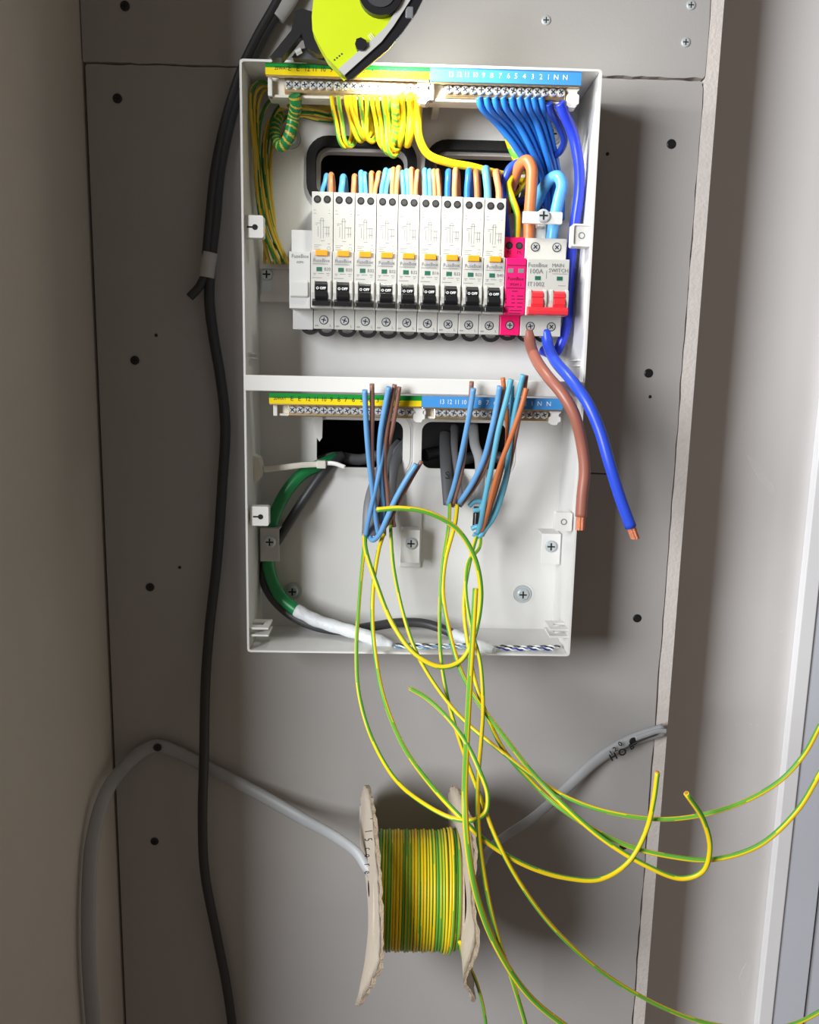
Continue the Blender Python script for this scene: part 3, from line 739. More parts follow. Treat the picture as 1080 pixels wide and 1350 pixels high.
# LED face on the lower right side of the head, and its light
e0 = P(464, 91, -0.130); e1 = P(536, 6, -0.130)
e0.y = e1.y = -0.1205
d = (e1-e0); nrm = Vector((-d.z, 0, d.x)).normalized()
if nrm.x < 0: nrm = -nrm
cen = (e0+e1)/2
m = MB(); a_ = e0+nrm*0.0005; b_ = e1+nrm*0.0005
m.add([a_+Vector((0, -0.006, 0)), b_+Vector((0, -0.006, 0)), b_+Vector((0, 0.006, 0)), a_+Vector((0, 0.006, 0)), a_+Vector((0, -0.006, 0))-nrm*0.003, b_+Vector((0, -0.006, 0))-nrm*0.003, b_+Vector((0, 0.006, 0))-nrm*0.003, a_+Vector((0, 0.006, 0))-nrm*0.003],
      [(0, 1, 2, 3), (7, 6, 5, 4), (0, 4, 5, 1), (1, 5, 6, 2), (2, 6, 7, 3), (3, 7, 4, 0)])
m.build('led_panel', 'led', hd)
ll = bpy.data.lights.new('work_light_beam', 'AREA'); ll.shape = 'RECTANGLE'; ll.size = 0.012; ll.size_y = d.length*0.7; ll.energy = 0.60; ll.color = (1.0, 0.985, 0.88); ll.spread = math.radians(165)
lo = bpy.data.objects.new('work_light_beam', ll); COL.objects.link(lo); lo.location = cen+nrm*0.004
xax = Vector((0, 1, 0)); zax = -Vector((0.62, 0.48, -0.58)).normalized(); yax = zax.cross(Vector((0, 1, 0))).normalized(); xax = yax.cross(zax)
lo.matrix_world = Matrix.Translation(cen+nrm*0.004) @ Matrix((xax, yax, zax)).transposed().to_4x4()
# neutral orientation: light emits along its -Z = nrm

# ================================================================== LOOSE CABLES ON THE WALL
fx = -0.010
t = thing('black_flex', P(305, 1350, fx), 'long black flex hanging down the wall left of the enclosure', 'cable')
wire('sheath', None, None, [(392, -40, fx), (375, 0, fx), (347, 48, fx), (326, 90, fx), (306, 150, fx), (290, 225, fx), (284, 290, fx), (278, 345, fx), (276, 395, fx), (281, 440, fx), (291, 500, fx), (297, 560, fx), (293, 640, fx), (286, 740, fx), (276, 830, fx), (271, 900, fx-0.006), (269, 1000, fx-0.013), (267, 1080, fx-0.012), (270, 1150, fx-0.005), (284, 1225, fx), (297, 1290, fx), (306, 1350, fx), (312, 1400, fx)], 13.5, 'flex_black', parent=t)
g = wire('tape_band', None, None, [(277, 333, fx-0.002), (274.5, 350, fx-0.002), (272.5, 366, fx-0.002)], 20, 'tape_grey', parent=t, n=16, flat=0.9)
wire('tape_band', None, None, [(388, -16, fx-0.001), (377, 4, fx-0.001), (364, 22, fx-0.001)], 24, 'tape_grey', parent=t, n=14, flat=0.6)
wire('black_flex', 'short black flex taped beside the long one, ending in a cut stub', 'cable', [(383, -40, fx-0.004), (366, 0, fx-0.004), (339, 48, fx-0.004), (318, 92, fx-0.004), (298, 155, fx-0.003), (283, 225, fx-0.003), (276, 290, fx-0.003), (272, 335, fx-0.003), (271, 358, fx-0.003), (264, 376, fx-0.004), (250, 392, fx-0.005)], 11.5, 'flex_black')

gy = -0.007
def on_left(px, py, off=0.010):
    d = _f + _r*((px-540.0)/F_PX) - _u*((py-675.0)/F_PX)
    return (px, py, (CAM + d*((XL+off-CAM.x)/d.x)).y)
t = thing('grey_cable', P(208, 985, gy), 'grey oval cable screwed to the wall, threaded through the wire reel', 'cable')
wire('sheath', None, None, [on_left(127, 1400), on_left(122, 1340), on_left(117, 1260), on_left(117, 1180), on_left(122, 1110), on_left(138, 1050, 0.013), (165, 1010, -0.013), (190, 989, gy), (208, 983, gy), (235, 992, gy), (270, 1010, gy), (340, 1046, gy-0.01), (400, 1080, gy-0.028), (445, 1105, gy-0.055), (472, 1126, -0.080), (488, 1150, -0.092), (510, 1166, -0.098), (550, 1168, -0.098), (600, 1165, -0.098), (628, 1148, -0.094), (645, 1120, -0.076), (668, 1101, -0.058), (700, 1080, -0.042), (740, 1046, -0.022), (785, 1004, -0.010), (815, 984, -0.008), (840, 973, -0.008), (876, 962, -0.009)], 18.5, 'sheath_grey', parent=t, n=14, flat=0.60, rfun=lambda u: 1.0 if u < 0.42 else (1.0-(u-0.42)*2.2 if u < 0.55 else (0.714 if u < 0.78 else 0.714+(u-0.78)*1.5)))
for x, y in ((208, 985), (835, 977)):
    q = P(x, y, gy-0.005); inst('screw', SD, (q.x, -0.0125, q.z), t)
wire('split_sheath', None, None, [(838, 974, -0.0155), (852, 969, -0.0155), (868, 964, -0.0155), (879, 964, -0.0155)], 7, 'sheath_grey', parent=t, flat=0.5)
wire('sheath_slit', None, None, [(822, 988, -0.0148), (845, 976, -0.0150), (866, 968, -0.0152)], 2.0, 'print_dark', parent=t, n=6)
for ch, px_, py_, sz in (('H', 809, 998, 0.0105), ('O', 821, 992, 0.0105), ('B', 833, 984.5, 0.0085)):
    text(ch, sz, 'print_black', P(px_, py_, -0.0154), t, rot=(0, -0.50, 0), bold=0.00025)
for ch, px_, py_ in (('1', 806, 993), ('2', 811, 988), ('0', 818, 981)):
    text(ch, 0.0072, 'print_black', P(px_, py_, -0.0152), t, rot=(0, -0.65, 0), bold=0.00015)

# ================================================================== WIRING IN THE UPPER ROW
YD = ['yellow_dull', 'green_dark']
ga = 'earth wires bundled down the left side'
outA = [
 ('outermost', [(362, 114, -0.045), (345, 108, -0.045), (333, 116, -0.048), (331, 150, -0.05), (336, 200, -0.05), (338, 245, -0.045), (346, 300, -0.035), (364, 348, -0.028)]),
 ('second', [(362, 119, -0.04), (348, 113, -0.04), (337, 122, -0.043), (335, 160, -0.045), (339, 210, -0.045), (343, 260, -0.04), (353, 310, -0.032), (370, 348, -0.026)]),
 ('third', [(362, 124, -0.035), (350, 118, -0.036), (341, 135, -0.038), (339, 175, -0.04), (342, 225, -0.04), (346, 270, -0.036), (348, 315, -0.03), (356, 348, -0.024)]),
 ('fourth', [(362, 128, -0.035), (352, 138, -0.035), (343, 160, -0.037), (341, 200, -0.038), (346, 250, -0.038), (356, 300, -0.03), (376, 348, -0.026)]),
 ('fifth', [(438, 150, -0.02), (405, 143, -0.022), (375, 142, -0.025), (355, 160, -0.03), (347, 195, -0.034), (350, 245, -0.034), (360, 300, -0.028), (380, 348, -0.024)]),
 ('sixth', [(437, 144, -0.018), (410, 137, -0.02), (378, 134, -0.024), (362, 150, -0.03), (353, 185, -0.034), (352, 230, -0.034), (358, 285, -0.028), (374, 348, -0.022)]),
 ('seventh', [(440, 156, -0.016), (405, 149, -0.018), (380, 152, -0.02), (364, 175, -0.024), (357, 210, -0.027), (357, 250, -0.027), (362, 300, -0.022), (362, 348, -0.018)]),
 ('innermost', [(440, 160, -0.012), (420, 158, -0.014), (385, 152, -0.014), (360, 165, -0.018), (351, 200, -0.02), (351, 260, -0.02), (350, 305, -0.018), (349, 348, -0.016)]),
]
for i, (nm, px) in enumerate(outA):
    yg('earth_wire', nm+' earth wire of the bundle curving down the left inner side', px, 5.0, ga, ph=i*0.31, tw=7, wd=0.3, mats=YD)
# earth loops from the upper earth bar
ge = 'earth wire loops under the upper earth bar'
loops = [(437, 448, 194), (446, 455, 193), (456, 469, 186), (461, 476, 182), (467, 474, 183), (475, 482, 186), (483, 484, 187), (490, 500, 196), (497, 506, 203), (505, 512, 206), (511, 515, 198)]
for i, (x0_, x1_, yb_) in enumerate(loops):
    z = -0.052+0.0012*(i % 3)
    px = [(x0_, 126, -0.069), (x0_+1, 137, -0.066), (x0_+(x1_-x0_)*0.55, 160, z), (x1_, yb_-8, z+0.003), (x1_+6, yb_, z+0.008), (x1_+13, yb_-6, z+0.016), (x1_+16, 172, z+0.024), (x1_+12, 150, z+0.034), (x1_+8, 138, -0.012)]
    nm = ('leftmost' if i == 0 else ORD[i]+' from the left' if i < len(loops)-1 else 'rightmost')
    yg('earth_wire', nm+' of the thin yellow-green loops under the upper earth bar', px, 5.6, ge, ph=i*0.23, tw=4+i % 3, wd=0.24)
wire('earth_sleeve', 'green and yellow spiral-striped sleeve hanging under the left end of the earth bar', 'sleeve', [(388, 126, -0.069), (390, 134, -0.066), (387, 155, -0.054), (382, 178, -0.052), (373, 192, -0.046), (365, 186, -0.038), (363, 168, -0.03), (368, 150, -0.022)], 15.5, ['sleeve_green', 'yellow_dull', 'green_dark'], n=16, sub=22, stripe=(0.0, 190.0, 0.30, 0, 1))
wire('earth_sleeve', 'green and yellow spiral-striped sleeve hanging beside the thick yellow wires', 'sleeve', [(520, 126, -0.069), (521, 140, -0.066), (522, 165, -0.052), (519, 183, -0.047), (513, 200, -0.04)], 11, ['yellow', 'green'], n=16, sub=22, stripe=(0.2, 170.0, 0.45, 0, 1))
yg('earth_wire', 'thick green-striped earth wire left of the two plain yellow ones', [(530, 126, -0.069), (531, 150, -0.053), (529, 180, -0.048), (524, 192, -0.035), (516, 170, -0.018)], 9.5, ph=0.15, tw=0.5, wd=0.4)
wire('earth_wire', 'short thick plain yellow earth wire hanging straight from the bar', 'wire', [(541, 126, -0.069), (542, 150, -0.053), (540, 178, -0.049), (537, 190, -0.038), (532, 175, -0.02)], 11, 'yellow')
wire('earth_wire', 'thick plain yellow earth wire sweeping right behind the breaker wires', 'wire', [(551, 126, -0.069), (551, 155, -0.053), (553, 182, -0.050), (564, 203, -0.046), (590, 214, -0.042), (622, 220, -0.036), (648, 227, -0.028), (668, 232, -0.018), (690, 240, -0.010)], 10.5, 'yellow')
# blue neutrals
gn = 'blue neutral wires fanning from the upper neutral bar'
st = [631, 641, 652, 663, 674, 684, 694, 703, 713]
for i, x in enumerate(st):
    nm = 'leftmost' if i == 0 else 'rightmost' if i == 8 else ORD[i]+' from the left'
    e = 700+i*4.6
    wire('neutral_wire', nm+' of the blue wires fanning from the upper neutral bar', 'wire', [(x, 128, -0.069), (x+3, 140, -0.066), (x+(e-x)*0.38, 165-i*0.8, -0.050+0.003*(i % 3)), (x+(e-x)*0.72, 195, -0.040+0.004*(i % 3)), (e-1, 225, -0.028+0.004*(i % 3)), (e+4, 255, -0.018+0.002*(i % 3)), (e+4, 290, -0.012)], 8.2, 'wire_blue', gn)
wire('neutral_wire', 'dark blue wire looping back beside the thick indigo cable', 'wire', [(724, 136, -0.069), (727, 147, -0.064), (738, 168, -0.05), (744, 186, -0.042), (738, 200, -0.034), (727, 207, -0.026), (712, 215, -0.016)], 9.5, 'wire_navy')
wire('neutral_cable', 'thick indigo cable running down inside the right wall of the enclosure', 'cable', [(738, 136, -0.069), (743, 148, -0.066), (755, 175, -0.058), (763, 215, -0.054), (764, 250, -0.05), (758, 295, -0.046), (753, 340, -0.04), (750, 390, -0.034), (748, 425, -0.032), (741, 450, -0.034), (731, 466, -0.03), (715, 462, -0.02)], 13.5, 'wire_indigo', n=14)
# tails looping over the clamp
wire('tail_cable', 'thick orange-brown tail looping over into the main switch', 'cable', [(697, 318, -0.046), (698, 285, -0.047), (701, 245, -0.047), (701, 222, -0.046), (695, 212, -0.043), (686, 218, -0.037), (677, 237, -0.029), (669, 262, -0.018), (666, 280, -0.010)], 15.5, 'wire_orange', n=16)
wire('tail_cable', 'thick sky-blue tail looping over into the main switch', 'cable', [(727, 318, -0.046), (731, 290, -0.047), (737, 262, -0.047), (741, 244, -0.046), (736, 233, -0.043), (726, 236, -0.037), (714, 252, -0.030), (704, 275, -0.022), (697, 300, -0.012)], 15.5, 'wire_sky', n=16)
wire('blue_cable', 'dark blue cable arching down between last breaker and brown tail', 'cable', [(704, 214, -0.024), (690, 213, -0.030), (674, 220, -0.034), (665, 240, -0.035), (664, 270, -0.032), (668, 310, -0.026), (670, 345, -0.022)], 10.5, 'wire_tail_blue')
wire('blue_cable', 'deep blue cable lying low behind the surge protector', 'cable', [(676, 268, -0.012), (700, 264, -0.014), (716, 280, -0.016), (712, 310, -0.016)], 11, 'wire_navy')
yg('earth_wire', 'yellow earth wire dropping into the pink surge protector', [(700, 225, -0.022), (680, 228, -0.030), (671, 243, -0.036), (675, 260, -0.042), (682, 282, -0.046), (682, 318, -0.044)], 8.5, ph=0.62, tw=0.4, wd=0.25)
yg('earth_wire', 'thin yellow earth wire crossing behind the orange-brown tail', [(699, 224, -0.020), (692, 240, -0.022), (684, 252, -0.022), (676, 258, -0.018)], 6, ph=0.5, tw=2, wd=0.3)
wire('earth_sleeve', 'yellow and green striped sleeve tucked behind the blue fan of wires', 'sleeve', [(669, 172, -0.014), (674, 186, -0.016), (680, 202, -0.018), (690, 218, -0.016)], 15, ['yellow', 'green'], n=16, sub=12, stripe=(0.0, 60.0, 0.45, 0, 1))
# short wires into the tops of the breakers
gb = 'short live and neutral wires into the breaker tops'
short = [  # breaker, colour, x at the face, x at the top, y top, width
 (0, 'sky', 425, 430, 230, 6), (0, 'tan', 436, 436, 229, 6.5),
 (1, 'sky', 450, 452, 232, 8), (1, 'tan', 466, 467, 231, 6.5),
 (2, 'sky', 476, 475.5, 226, 6.2), (2, 'sky', 482, 480.5, 228, 5.8), (2, 'tan', 489.5, 489.5, 227, 6.2), (2, 'tan', 494.5, 499, 227, 6.2),
 (3, 'sky', 503, 508, 223, 6), (3, 'sky', 509, 514, 224, 6), (3, 'tan', 517, 518, 222, 6.2), (3, 'tan', 522.5, 525, 220, 6.2),
 (4, 'sky', 532, 530, 226, 6), (4, 'sky', 538, 536, 224, 6), (4, 'tan', 543, 542, 222, 6), (4, 'tan', 548, 550, 225, 6),
 (5, 'sky', 561, 559.5, 223, 6), (5, 'sky', 567, 566, 224, 6), (5, 'tan', 573, 571.5, 224, 5.6), (5, 'tan', 579, 576.5, 224, 5.6),
 (6, 'blue2', 590, 591, 225, 8), (6, 'tan', 599.5, 600.5, 223, 7.5),
 (7, 'blue2', 616, 618, 224, 8.5), (7, 'orange', 629, 627.5, 225, 7.5),
 (8, 'sky', 643, 640, 222, 10), (8, 'tan', 658, 654, 226, 9)]
mt = {'sky': 'wire_sky', 'tan': 'wire_tan', 'blue2': 'wire_blue', 'orange': 'wire_orange'}
cn = {'sky': 'light blue', 'tan': 'orange-brown', 'blue2': 'bright blue', 'orange': 'brown'}
cnt = {}
for b_i, c, xf, xt, yt_, wd_ in short:
    cnt[(b_i, c)] = cnt.get((b_i, c), 0)+1
    tot = sum(1 for z in short if z[0] == b_i and z[1] == c)
    which = '' if tot == 1 else (' left' if cnt[(b_i, c)] == 1 else ' right')
    bn = 'leftmost breaker' if b_i == 0 else 'rightmost breaker' if b_i == 8 else ORD[b_i]+' breaker from the left'
    lab = ('the'+which+' ' if which else 'short ')+cn[c]+' wire arching into the top of the '+bn
    wire('breaker_wire', lab, 'wire', [(xf, 268, -0.048), (xf, 252, -0.048), (xt-(xt-xf)*0.3, yt_+10, -0.047), (xt, yt_+2, -0.043), (xt+1.5, yt_+1.5, -0.037), (xt+3, yt_+9, -0.028), (xt+4, 255, -0.014), (xt+4, 275, 0.004)], wd_, mt[c], gb)
# meter tails hanging from the main switch
def tail(name, label, px, wpx, m, lc):
    o = wire(name, label, 'cable', px, wpx, m, n=18)
    pts = path(px); d = (pts[-1]-pts[-2]).normalized(); r = wpx*mpp(pts[len(pts)//2])/2
    c = MB(); e = pts[-1]
    # flat-ish stranded copper end
    for k in range(7):
        a_ = 2*math.pi*k/6; off = Vector((math.cos(a_), math.sin(a_)*0.6, 0))*(r*0.48 if k < 6 else 0)
        c.cyl(e+off-d*0.001, e+off+d*lc, r*0.34, n=8)
    c.build('copper_strands', 'copper', o)
tail('meter_tail', 'thick brown meter tail hanging from the main switch with bare copper end', [(697, 436, -0.040), (699, 452, -0.044), (707, 474, -0.064), (722, 496, -0.086), (742, 520, -0.098), (757, 546, -0.102), (767, 585, -0.10), (771, 620, -0.10), (768, 652, -0.10), (766, 681, -0.10)], 15.5, 'wire_tail_brown', 0.0115)
tail('meter_tail', 'thick royal blue meter tail hanging right of the enclosure with bare copper end', [(720, 436, -0.040), (723, 456, -0.044), (733, 477, -0.066), (752, 499, -0.088), (774, 530, -0.104), (790, 565, -0.11), (804, 612, -0.115), (818, 657, -0.115), (832, 695, -0.115)], 15.5, 'wire_tail_blue', 0.0105)

# ================================================================== WIRING IN THE LOWER ROW
# sheathed cables coming out of the lower openings
wire('sheathed_cable', 'flat grey cable leaving the left lower opening, leftmost', 'cable', [(530, 585, 0.03), (514, 604, 0.0), (500, 630, -0.022), (490, 662, -0.036), (487, 706, -0.046)], 20, 'sheath_mid', n=14, flat=0.5)
wire('sheathed_cable', 'flat grey cable behind the brown wires of the left cluster', 'cable', [(540, 580, 0.03), (520, 606, 0.0), (508, 640, -0.018), (502, 675, -0.026), (501, 706, -0.032)], 17, 'sheath_mid', n=14, flat=0.5)
wire('sheathed_cable', 'dark grey cable curling over the bottom of the left lower opening', 'cable', [(552, 575, 0.03), (530, 592, 0.005), (519, 618, -0.012), (515, 660, -0.020), (514, 692, -0.026)], 14, 'sheath_dark', n=14, flat=0.6)
wire('sheathed_cable', 'dark cable lying across the inside of the left lower opening', 'cable', [(410, 612, 0.01), (440, 603, 0.012), (475, 606, 0.014), (505, 600, 0.016), (540, 604, 0.02)], 15, 'sheath_dark')
wire('sheathed_cable', 'dark grey cable marked S hanging from the right lower opening', 'cable', [(587, 570, 0.02), (587, 590, 0.004), (588, 615, -0.012), (590, 640, -0.022), (592, 665, -0.03)], 15.5, 'sheath_dark', n=14, flat=0.6)
q = P(590, 627, -0.0235); o = text('S', 0.010, 'print_black', q, bpy.data.objects['sheathed_cable.004'])
wire('sheathed_cable', 'grey cable beside the one marked S in the right lower opening', 'cable', [(600, 560, 0.03), (598, 590, 0.006), (600, 620, -0.010), (604, 645, -0.018), (607, 664, -0.024)], 12, 'sheath_mid', n=14, flat=0.6)
wire('sheathed_cable', 'pale grey cable bending down at the right of the right lower opening', 'cable', [(624, 560, 0.02), (626, 585, 0.008), (632, 605, -0.006), (633, 630, -0.018), (630, 664, -0.026)], 13.5, 'sheath_grey', n=14, flat=0.7)
wire('sheathed_cable', 'dark cable inside the right lower opening, behind the others', 'cable', [(560, 600, 0.02), (580, 596, 0.03), (610, 605, 0.035), (640, 600, 0.03), (675, 608, 0.02)], 16, 'sheath_dark')
gl = 'blue cores of the left lower cluster'; gbn = 'brown cores of the left lower cluster'
B, BR = 'wire_blue_soft', 'wire_brown'
wire('core_wire', 'blue core standing leftmost in the left cluster over the cross bar', 'wire', [(481, 514, -0.098), (482, 540, -0.094), (484, 575, -0.086), (487, 610, -0.076), (491, 645, -0.066), (495, 680, -0.056), (499, 704, -0.048)], 7, B, gl)
wire('core_wire', 'brown core standing second from left in the left cluster', 'wire', [(490.5, 506, -0.094), (491, 540, -0.09), (490, 580, -0.082), (491, 620, -0.072), (494, 660, -0.060), (496, 690, -0.050)], 6.2, BR, gbn)
wire('core_wire', 'blue core standing rightmost among blue ones of the left cluster', 'wire', [(513, 510, -0.096), (508, 535, -0.092), (502, 570, -0.084), (500, 605, -0.074), (503, 640, -0.062), (506, 668, -0.050), (503, 700, -0.042)], 7, B, gl)
wire('core_wire', 'blue core crossing the left cluster down to its lowest left end', 'wire', [(516, 513, -0.090), (511, 540, -0.086), (506, 580, -0.078), (502, 612, -0.072), (495, 645, -0.066), (487, 680, -0.058), (482, 706, -0.050)], 6.6, B, gl)
wire('core_wire', 'brown core standing third from right in the left cluster', 'wire', [(520.5, 507, -0.092), (516, 535, -0.088), (509, 575, -0.080), (507, 610, -0.070), (511, 650, -0.058), (514, 690, -0.046)], 6.2, BR, gbn)
wire('core_wire', 'brown core standing rightmost in the left cluster', 'wire', [(526.5, 510, -0.090), (522, 540, -0.086), (515, 575, -0.078), (508, 605, -0.066), (508, 640, -0.054), (516, 675, -0.046), (520, 694, -0.042)], 6.0, BR, gbn)
wire('core_wire', 'short blue core slanting up to the right of the left cluster', 'wire', [(549, 612, -0.080), (536, 632, -0.078), (522, 657, -0.074), (510, 684, -0.068), (500, 705, -0.060), (491, 712, -0.052), (486, 704, -0.044)], 7.2, B)
wire('core_wire', 'short brown core slanting up beside the slanting blue one', 'wire', [(556, 608, -0.076), (543, 630, -0.074), (528, 658, -0.070), (515, 684, -0.062), (504, 700, -0.052)], 5.6, BR)
wire('core_wire', 'brown core bent into a small hook at the foot of the left cluster', 'wire', [(494, 660, -0.05), (497, 685, -0.052), (503, 696, -0.05), (510, 686, -0.046), (514, 672, -0.042)], 5.5, BR)
# right cluster
TE, OR = 'wire_teal', 'wire_orange'
wire('core_wire', 'blue core standing leftmost in the right cluster', 'wire', [(624.5, 512, -0.096), (621, 535, -0.092), (614, 572, -0.084), (606, 610, -0.072), (599, 640, -0.056), (591, 665, -0.040)], 7.2, B)
wire('core_wire', 'brown core standing behind the leftmost blue one of the right cluster', 'wire', [(622, 503, -0.090), (620, 535, -0.086), (614, 580, -0.078), (609, 620, -0.066), (602, 650, -0.050), (597, 667, -0.038)], 6, BR)
wire('core_wire', 'blue core curving from mid right cluster down to the left', 'wire', [(659, 509, -0.096), (655, 535, -0.092), (647, 572, -0.086), (638, 605, -0.076), (624, 635, -0.062), (606, 663, -0.044)], 7.4, B)
wire('core_wire', 'brown core following the curved blue one of the right cluster', 'wire', [(664, 512, -0.092), (660, 540, -0.088), (652, 580, -0.080), (641, 615, -0.070), (626, 642, -0.054), (607, 667, -0.040)], 5.6, BR)
wire('core_wire', 'teal core running longest through the middle of the right cluster', 'wire', [(674, 500, -0.100), (669, 522, -0.098), (658, 565, -0.092), (649, 612, -0.084), (640, 655, -0.072), (634, 690, -0.056), (630, 702, -0.046)], 7.4, TE)
wire('core_wire', 'orange-brown core standing straight behind the teal ones of the right cluster', 'wire', [(663, 498, -0.088), (666, 525, -0.086), (669, 555, -0.082), (668, 590, -0.076), (660, 625, -0.066), (648, 665, -0.054), (640, 692, -0.046)], 6.2, OR)
wire('core_wire', 'short teal core end between the long teal and orange ones', 'wire', [(675, 508, -0.092), (675, 530, -0.088), (674, 560, -0.082), (672, 600, -0.074), (662, 645, -0.062), (645, 690, -0.050)], 6.4, TE)
wire('core_wire', 'teal core rising highest at the right of the right cluster', 'wire', [(690, 494, -0.098), (684, 518, -0.094), (677, 552, -0.088), (671, 600, -0.078), (664, 645, -0.066), (652, 680, -0.056), (636, 703, -0.046)], 7.2, TE)
wire('core_wire', 'dark brown core leaning rightmost behind the orange one', 'wire', [(694, 495, -0.094), (690, 525, -0.090), (682, 565, -0.084), (673, 610, -0.074), (662, 655, -0.060), (645, 690, -0.050), (636, 706, -0.044)], 5.8, BR)
wire('core_wire', 'orange-brown core crossing in front of the right cluster', 'wire', [(694, 512, -0.104), (688, 535, -0.102), (676, 570, -0.096), (660, 612, -0.086), (649, 650, -0.074), (641, 682, -0.060), (635, 700, -0.048)], 7.0, OR)
for px, lab in (([(619, 667, -0.034), (626, 661, -0.036), (636, 662, -0.036), (634, 671, -0.036), (624, 673, -0.036)], 'teal core curled round the cut end of the pale grey cable'), ([(622, 697, -0.046), (630, 694, -0.048), (637, 700, -0.048), (632, 707, -0.046), (624, 704, -0.046)], 'teal core curled at the foot of the right cluster')):
    wire('core_wire', lab, 'wire', px, 6.5, TE)
wire('sheathed_cable', 'dark cable stub between the two curled teal cores', 'cable', [(629, 668, -0.030), (628, 682, -0.032), (627, 698, -0.034)], 9, 'black_plastic')

# long earth wires hanging out over the lower edge
gc = 'long yellow-green earth wires hanging from the lower row'
LW = [
 ('leftmost long earth wire, looping by the reel and ending in mid-air below the enclosure', 6.6, 0.10, [(484, 700, -0.046), (481, 716, -0.052), (478, 742, -0.060), (473, 800, -0.076), (470, 858, -0.092), (473, 912, -0.104), (487, 965, -0.120), (518, 1023, -0.160), (560, 1060, -0.205), (598, 1079, -0.222), (625, 1081, -0.226), (640, 1071, -0.224), (643, 1048, -0.220), (634, 1020, -0.214), (615, 980, -0.202), (590, 946, -0.190), (562, 920, -0.180), (540, 907, -0.176)]),
 ('long earth wire passing over the reel, its upturned end nearest the wall corner', 7.2, 0.45, [(506, 704, -0.046), (500, 722, -0.054), (493, 765, -0.066), (491, 815, -0.080), (496, 870, -0.094), (506, 920, -0.108), (530, 980, -0.140), (570, 1037, -0.195), (606, 1076, -0.222), (642, 1110, -0.226), (696, 1142, -0.222), (750, 1158, -0.218), (792, 1159, -0.216), (828, 1137, -0.214), (852, 1095, -0.212), (862, 1055, -0.212), (867, 1018, -0.212)]),
 ('earth wire curling in a wide loop inside the lower row, ending beside the blue cores', 7.2, 0.30, [(481, 704, -0.048), (482, 724, -0.056), (495, 766, -0.068), (518, 823, -0.086), (547, 862, -0.100), (580, 879, -0.106), (605, 873, -0.106), (620, 853, -0.104), (631, 815, -0.100), (634, 775, -0.098), (625, 733, -0.098), (602, 697, -0.100), (565, 676, -0.104), (528, 670, -0.106), (497, 672, -0.106)]),
 ('earth wire from the left cluster sweeping far right to the upper right end', 6.0, 0.75, [(515, 692, -0.044), (516, 712, -0.050), (519, 748, -0.060), (532, 810, -0.080), (550, 862, -0.098), (575, 905, -0.110), (610, 948, -0.126), (660, 990, -0.150), (705, 1025, -0.170), (745, 1050, -0.184), (800, 1070, -0.196), (880, 1080, -0.206), (960, 1065, -0.212), (1025, 1032, -0.216), (1060, 995, -0.218), (1082, 955, -0.220)]),
 ('long earth wire drooping to the bottom right corner of the scene', 6.4, 0.60, [(593, 664, -0.044), (592, 690, -0.054), (584, 740, -0.068), (580, 800, -0.080), (581, 860, -0.094), (588, 910, -0.106), (601, 960, -0.130), (618, 1010, -0.176), (637, 1060, -0.214), (652, 1100, -0.226), (685, 1163, -0.226), (740, 1234, -0.214), (820, 1299, -0.200), (915, 1344, -0.195), (985, 1356, -0.195), (1040, 1352, -0.195), (1080, 1334, -0.195), (1110, 1310, -0.195)]),
 ('earth wire from the right cluster hooking up at its free end over the dark corner', 7.0, 0.42, [(603, 666, -0.044), (600, 690, -0.056), (587, 740, -0.068), (584, 780, -0.076), (592, 830, -0.088), (608, 885, -0.104), (628, 922, -0.116), (660, 965, -0.140), (705, 1022, -0.172), (745, 1063, -0.192), (795, 1106, -0.206), (850, 1140, -0.214), (898, 1158, -0.218), (926, 1149, -0.222), (936, 1118, -0.226), (927, 1080, -0.232), (905, 1046, -0.240)]),
 ('earth wire from the right cluster sweeping right to the yellow upturned end', 6.4, 0.80, [(630, 702, -0.044), (622, 730, -0.056), (614, 770, -0.068), (612, 805, -0.078), (617, 850, -0.090), (627, 900, -0.106), (640, 938, -0.118), (662, 985, -0.142), (695, 1025, -0.168), (740, 1066, -0.190), (820, 1112, -0.204), (890, 1130, -0.212), (940, 1133, -0.216), (1000, 1115, -0.220), (1050, 1070, -0.222), (1084, 1015, -0.224)]),
 ('earth wire dropping past the right side of the reel to the bottom edge', 6.2, 0.20, [(634, 700, -0.042), (632, 722, -0.052), (618, 740, -0.060), (614, 775, -0.070), (622, 830, -0.086), (633, 872, -0.102), (637, 930, -0.124), (635, 970, -0.150), (631, 1020, -0.190), (630, 1060, -0.220), (632, 1105, -0.230), (643, 1180, -0.232), (658, 1240, -0.226), (675, 1290, -0.220), (693, 1350, -0.214), (705, 1400, -0.21)]),
]
for i, (lab, wpx, ph, px) in enumerate(LW):
    yg('earth_wire', lab, px, wpx-0.5, gc, ph=ph, tw=1.2, wd=0.46, sub=9, fr=2, core=0.0008)
yg('earth_wire', 'thick straight yellow earth wire with cut top standing in front of the others', [(627, 776, -0.135), (624, 830, -0.150), (619, 910, -0.175), (615, 990, -0.205), (613, 1060, -0.232), (618, 1125, -0.240), (632, 1192, -0.236), (660, 1258, -0.226), (700, 1315, -0.216), (745, 1352, -0.21), (790, 1380, -0.205)], 8.6, ph=0.56, tw=0.5, wd=0.34, sub=9, fr=2)
yg('earth_wire', 'thin earth wire trailing from beneath the reel to the bottom edge', [(606, 1242, -0.150), (611, 1262, -0.140), (624, 1284, -0.130), (635, 1318, -0.120), (641, 1352, -0.115), (644, 1390, -0.11)], 4.6, ph=0.1, tw=1, wd=0.6)
# hooks with bare copper into the sheaths
for x in (481, 516):
    pass

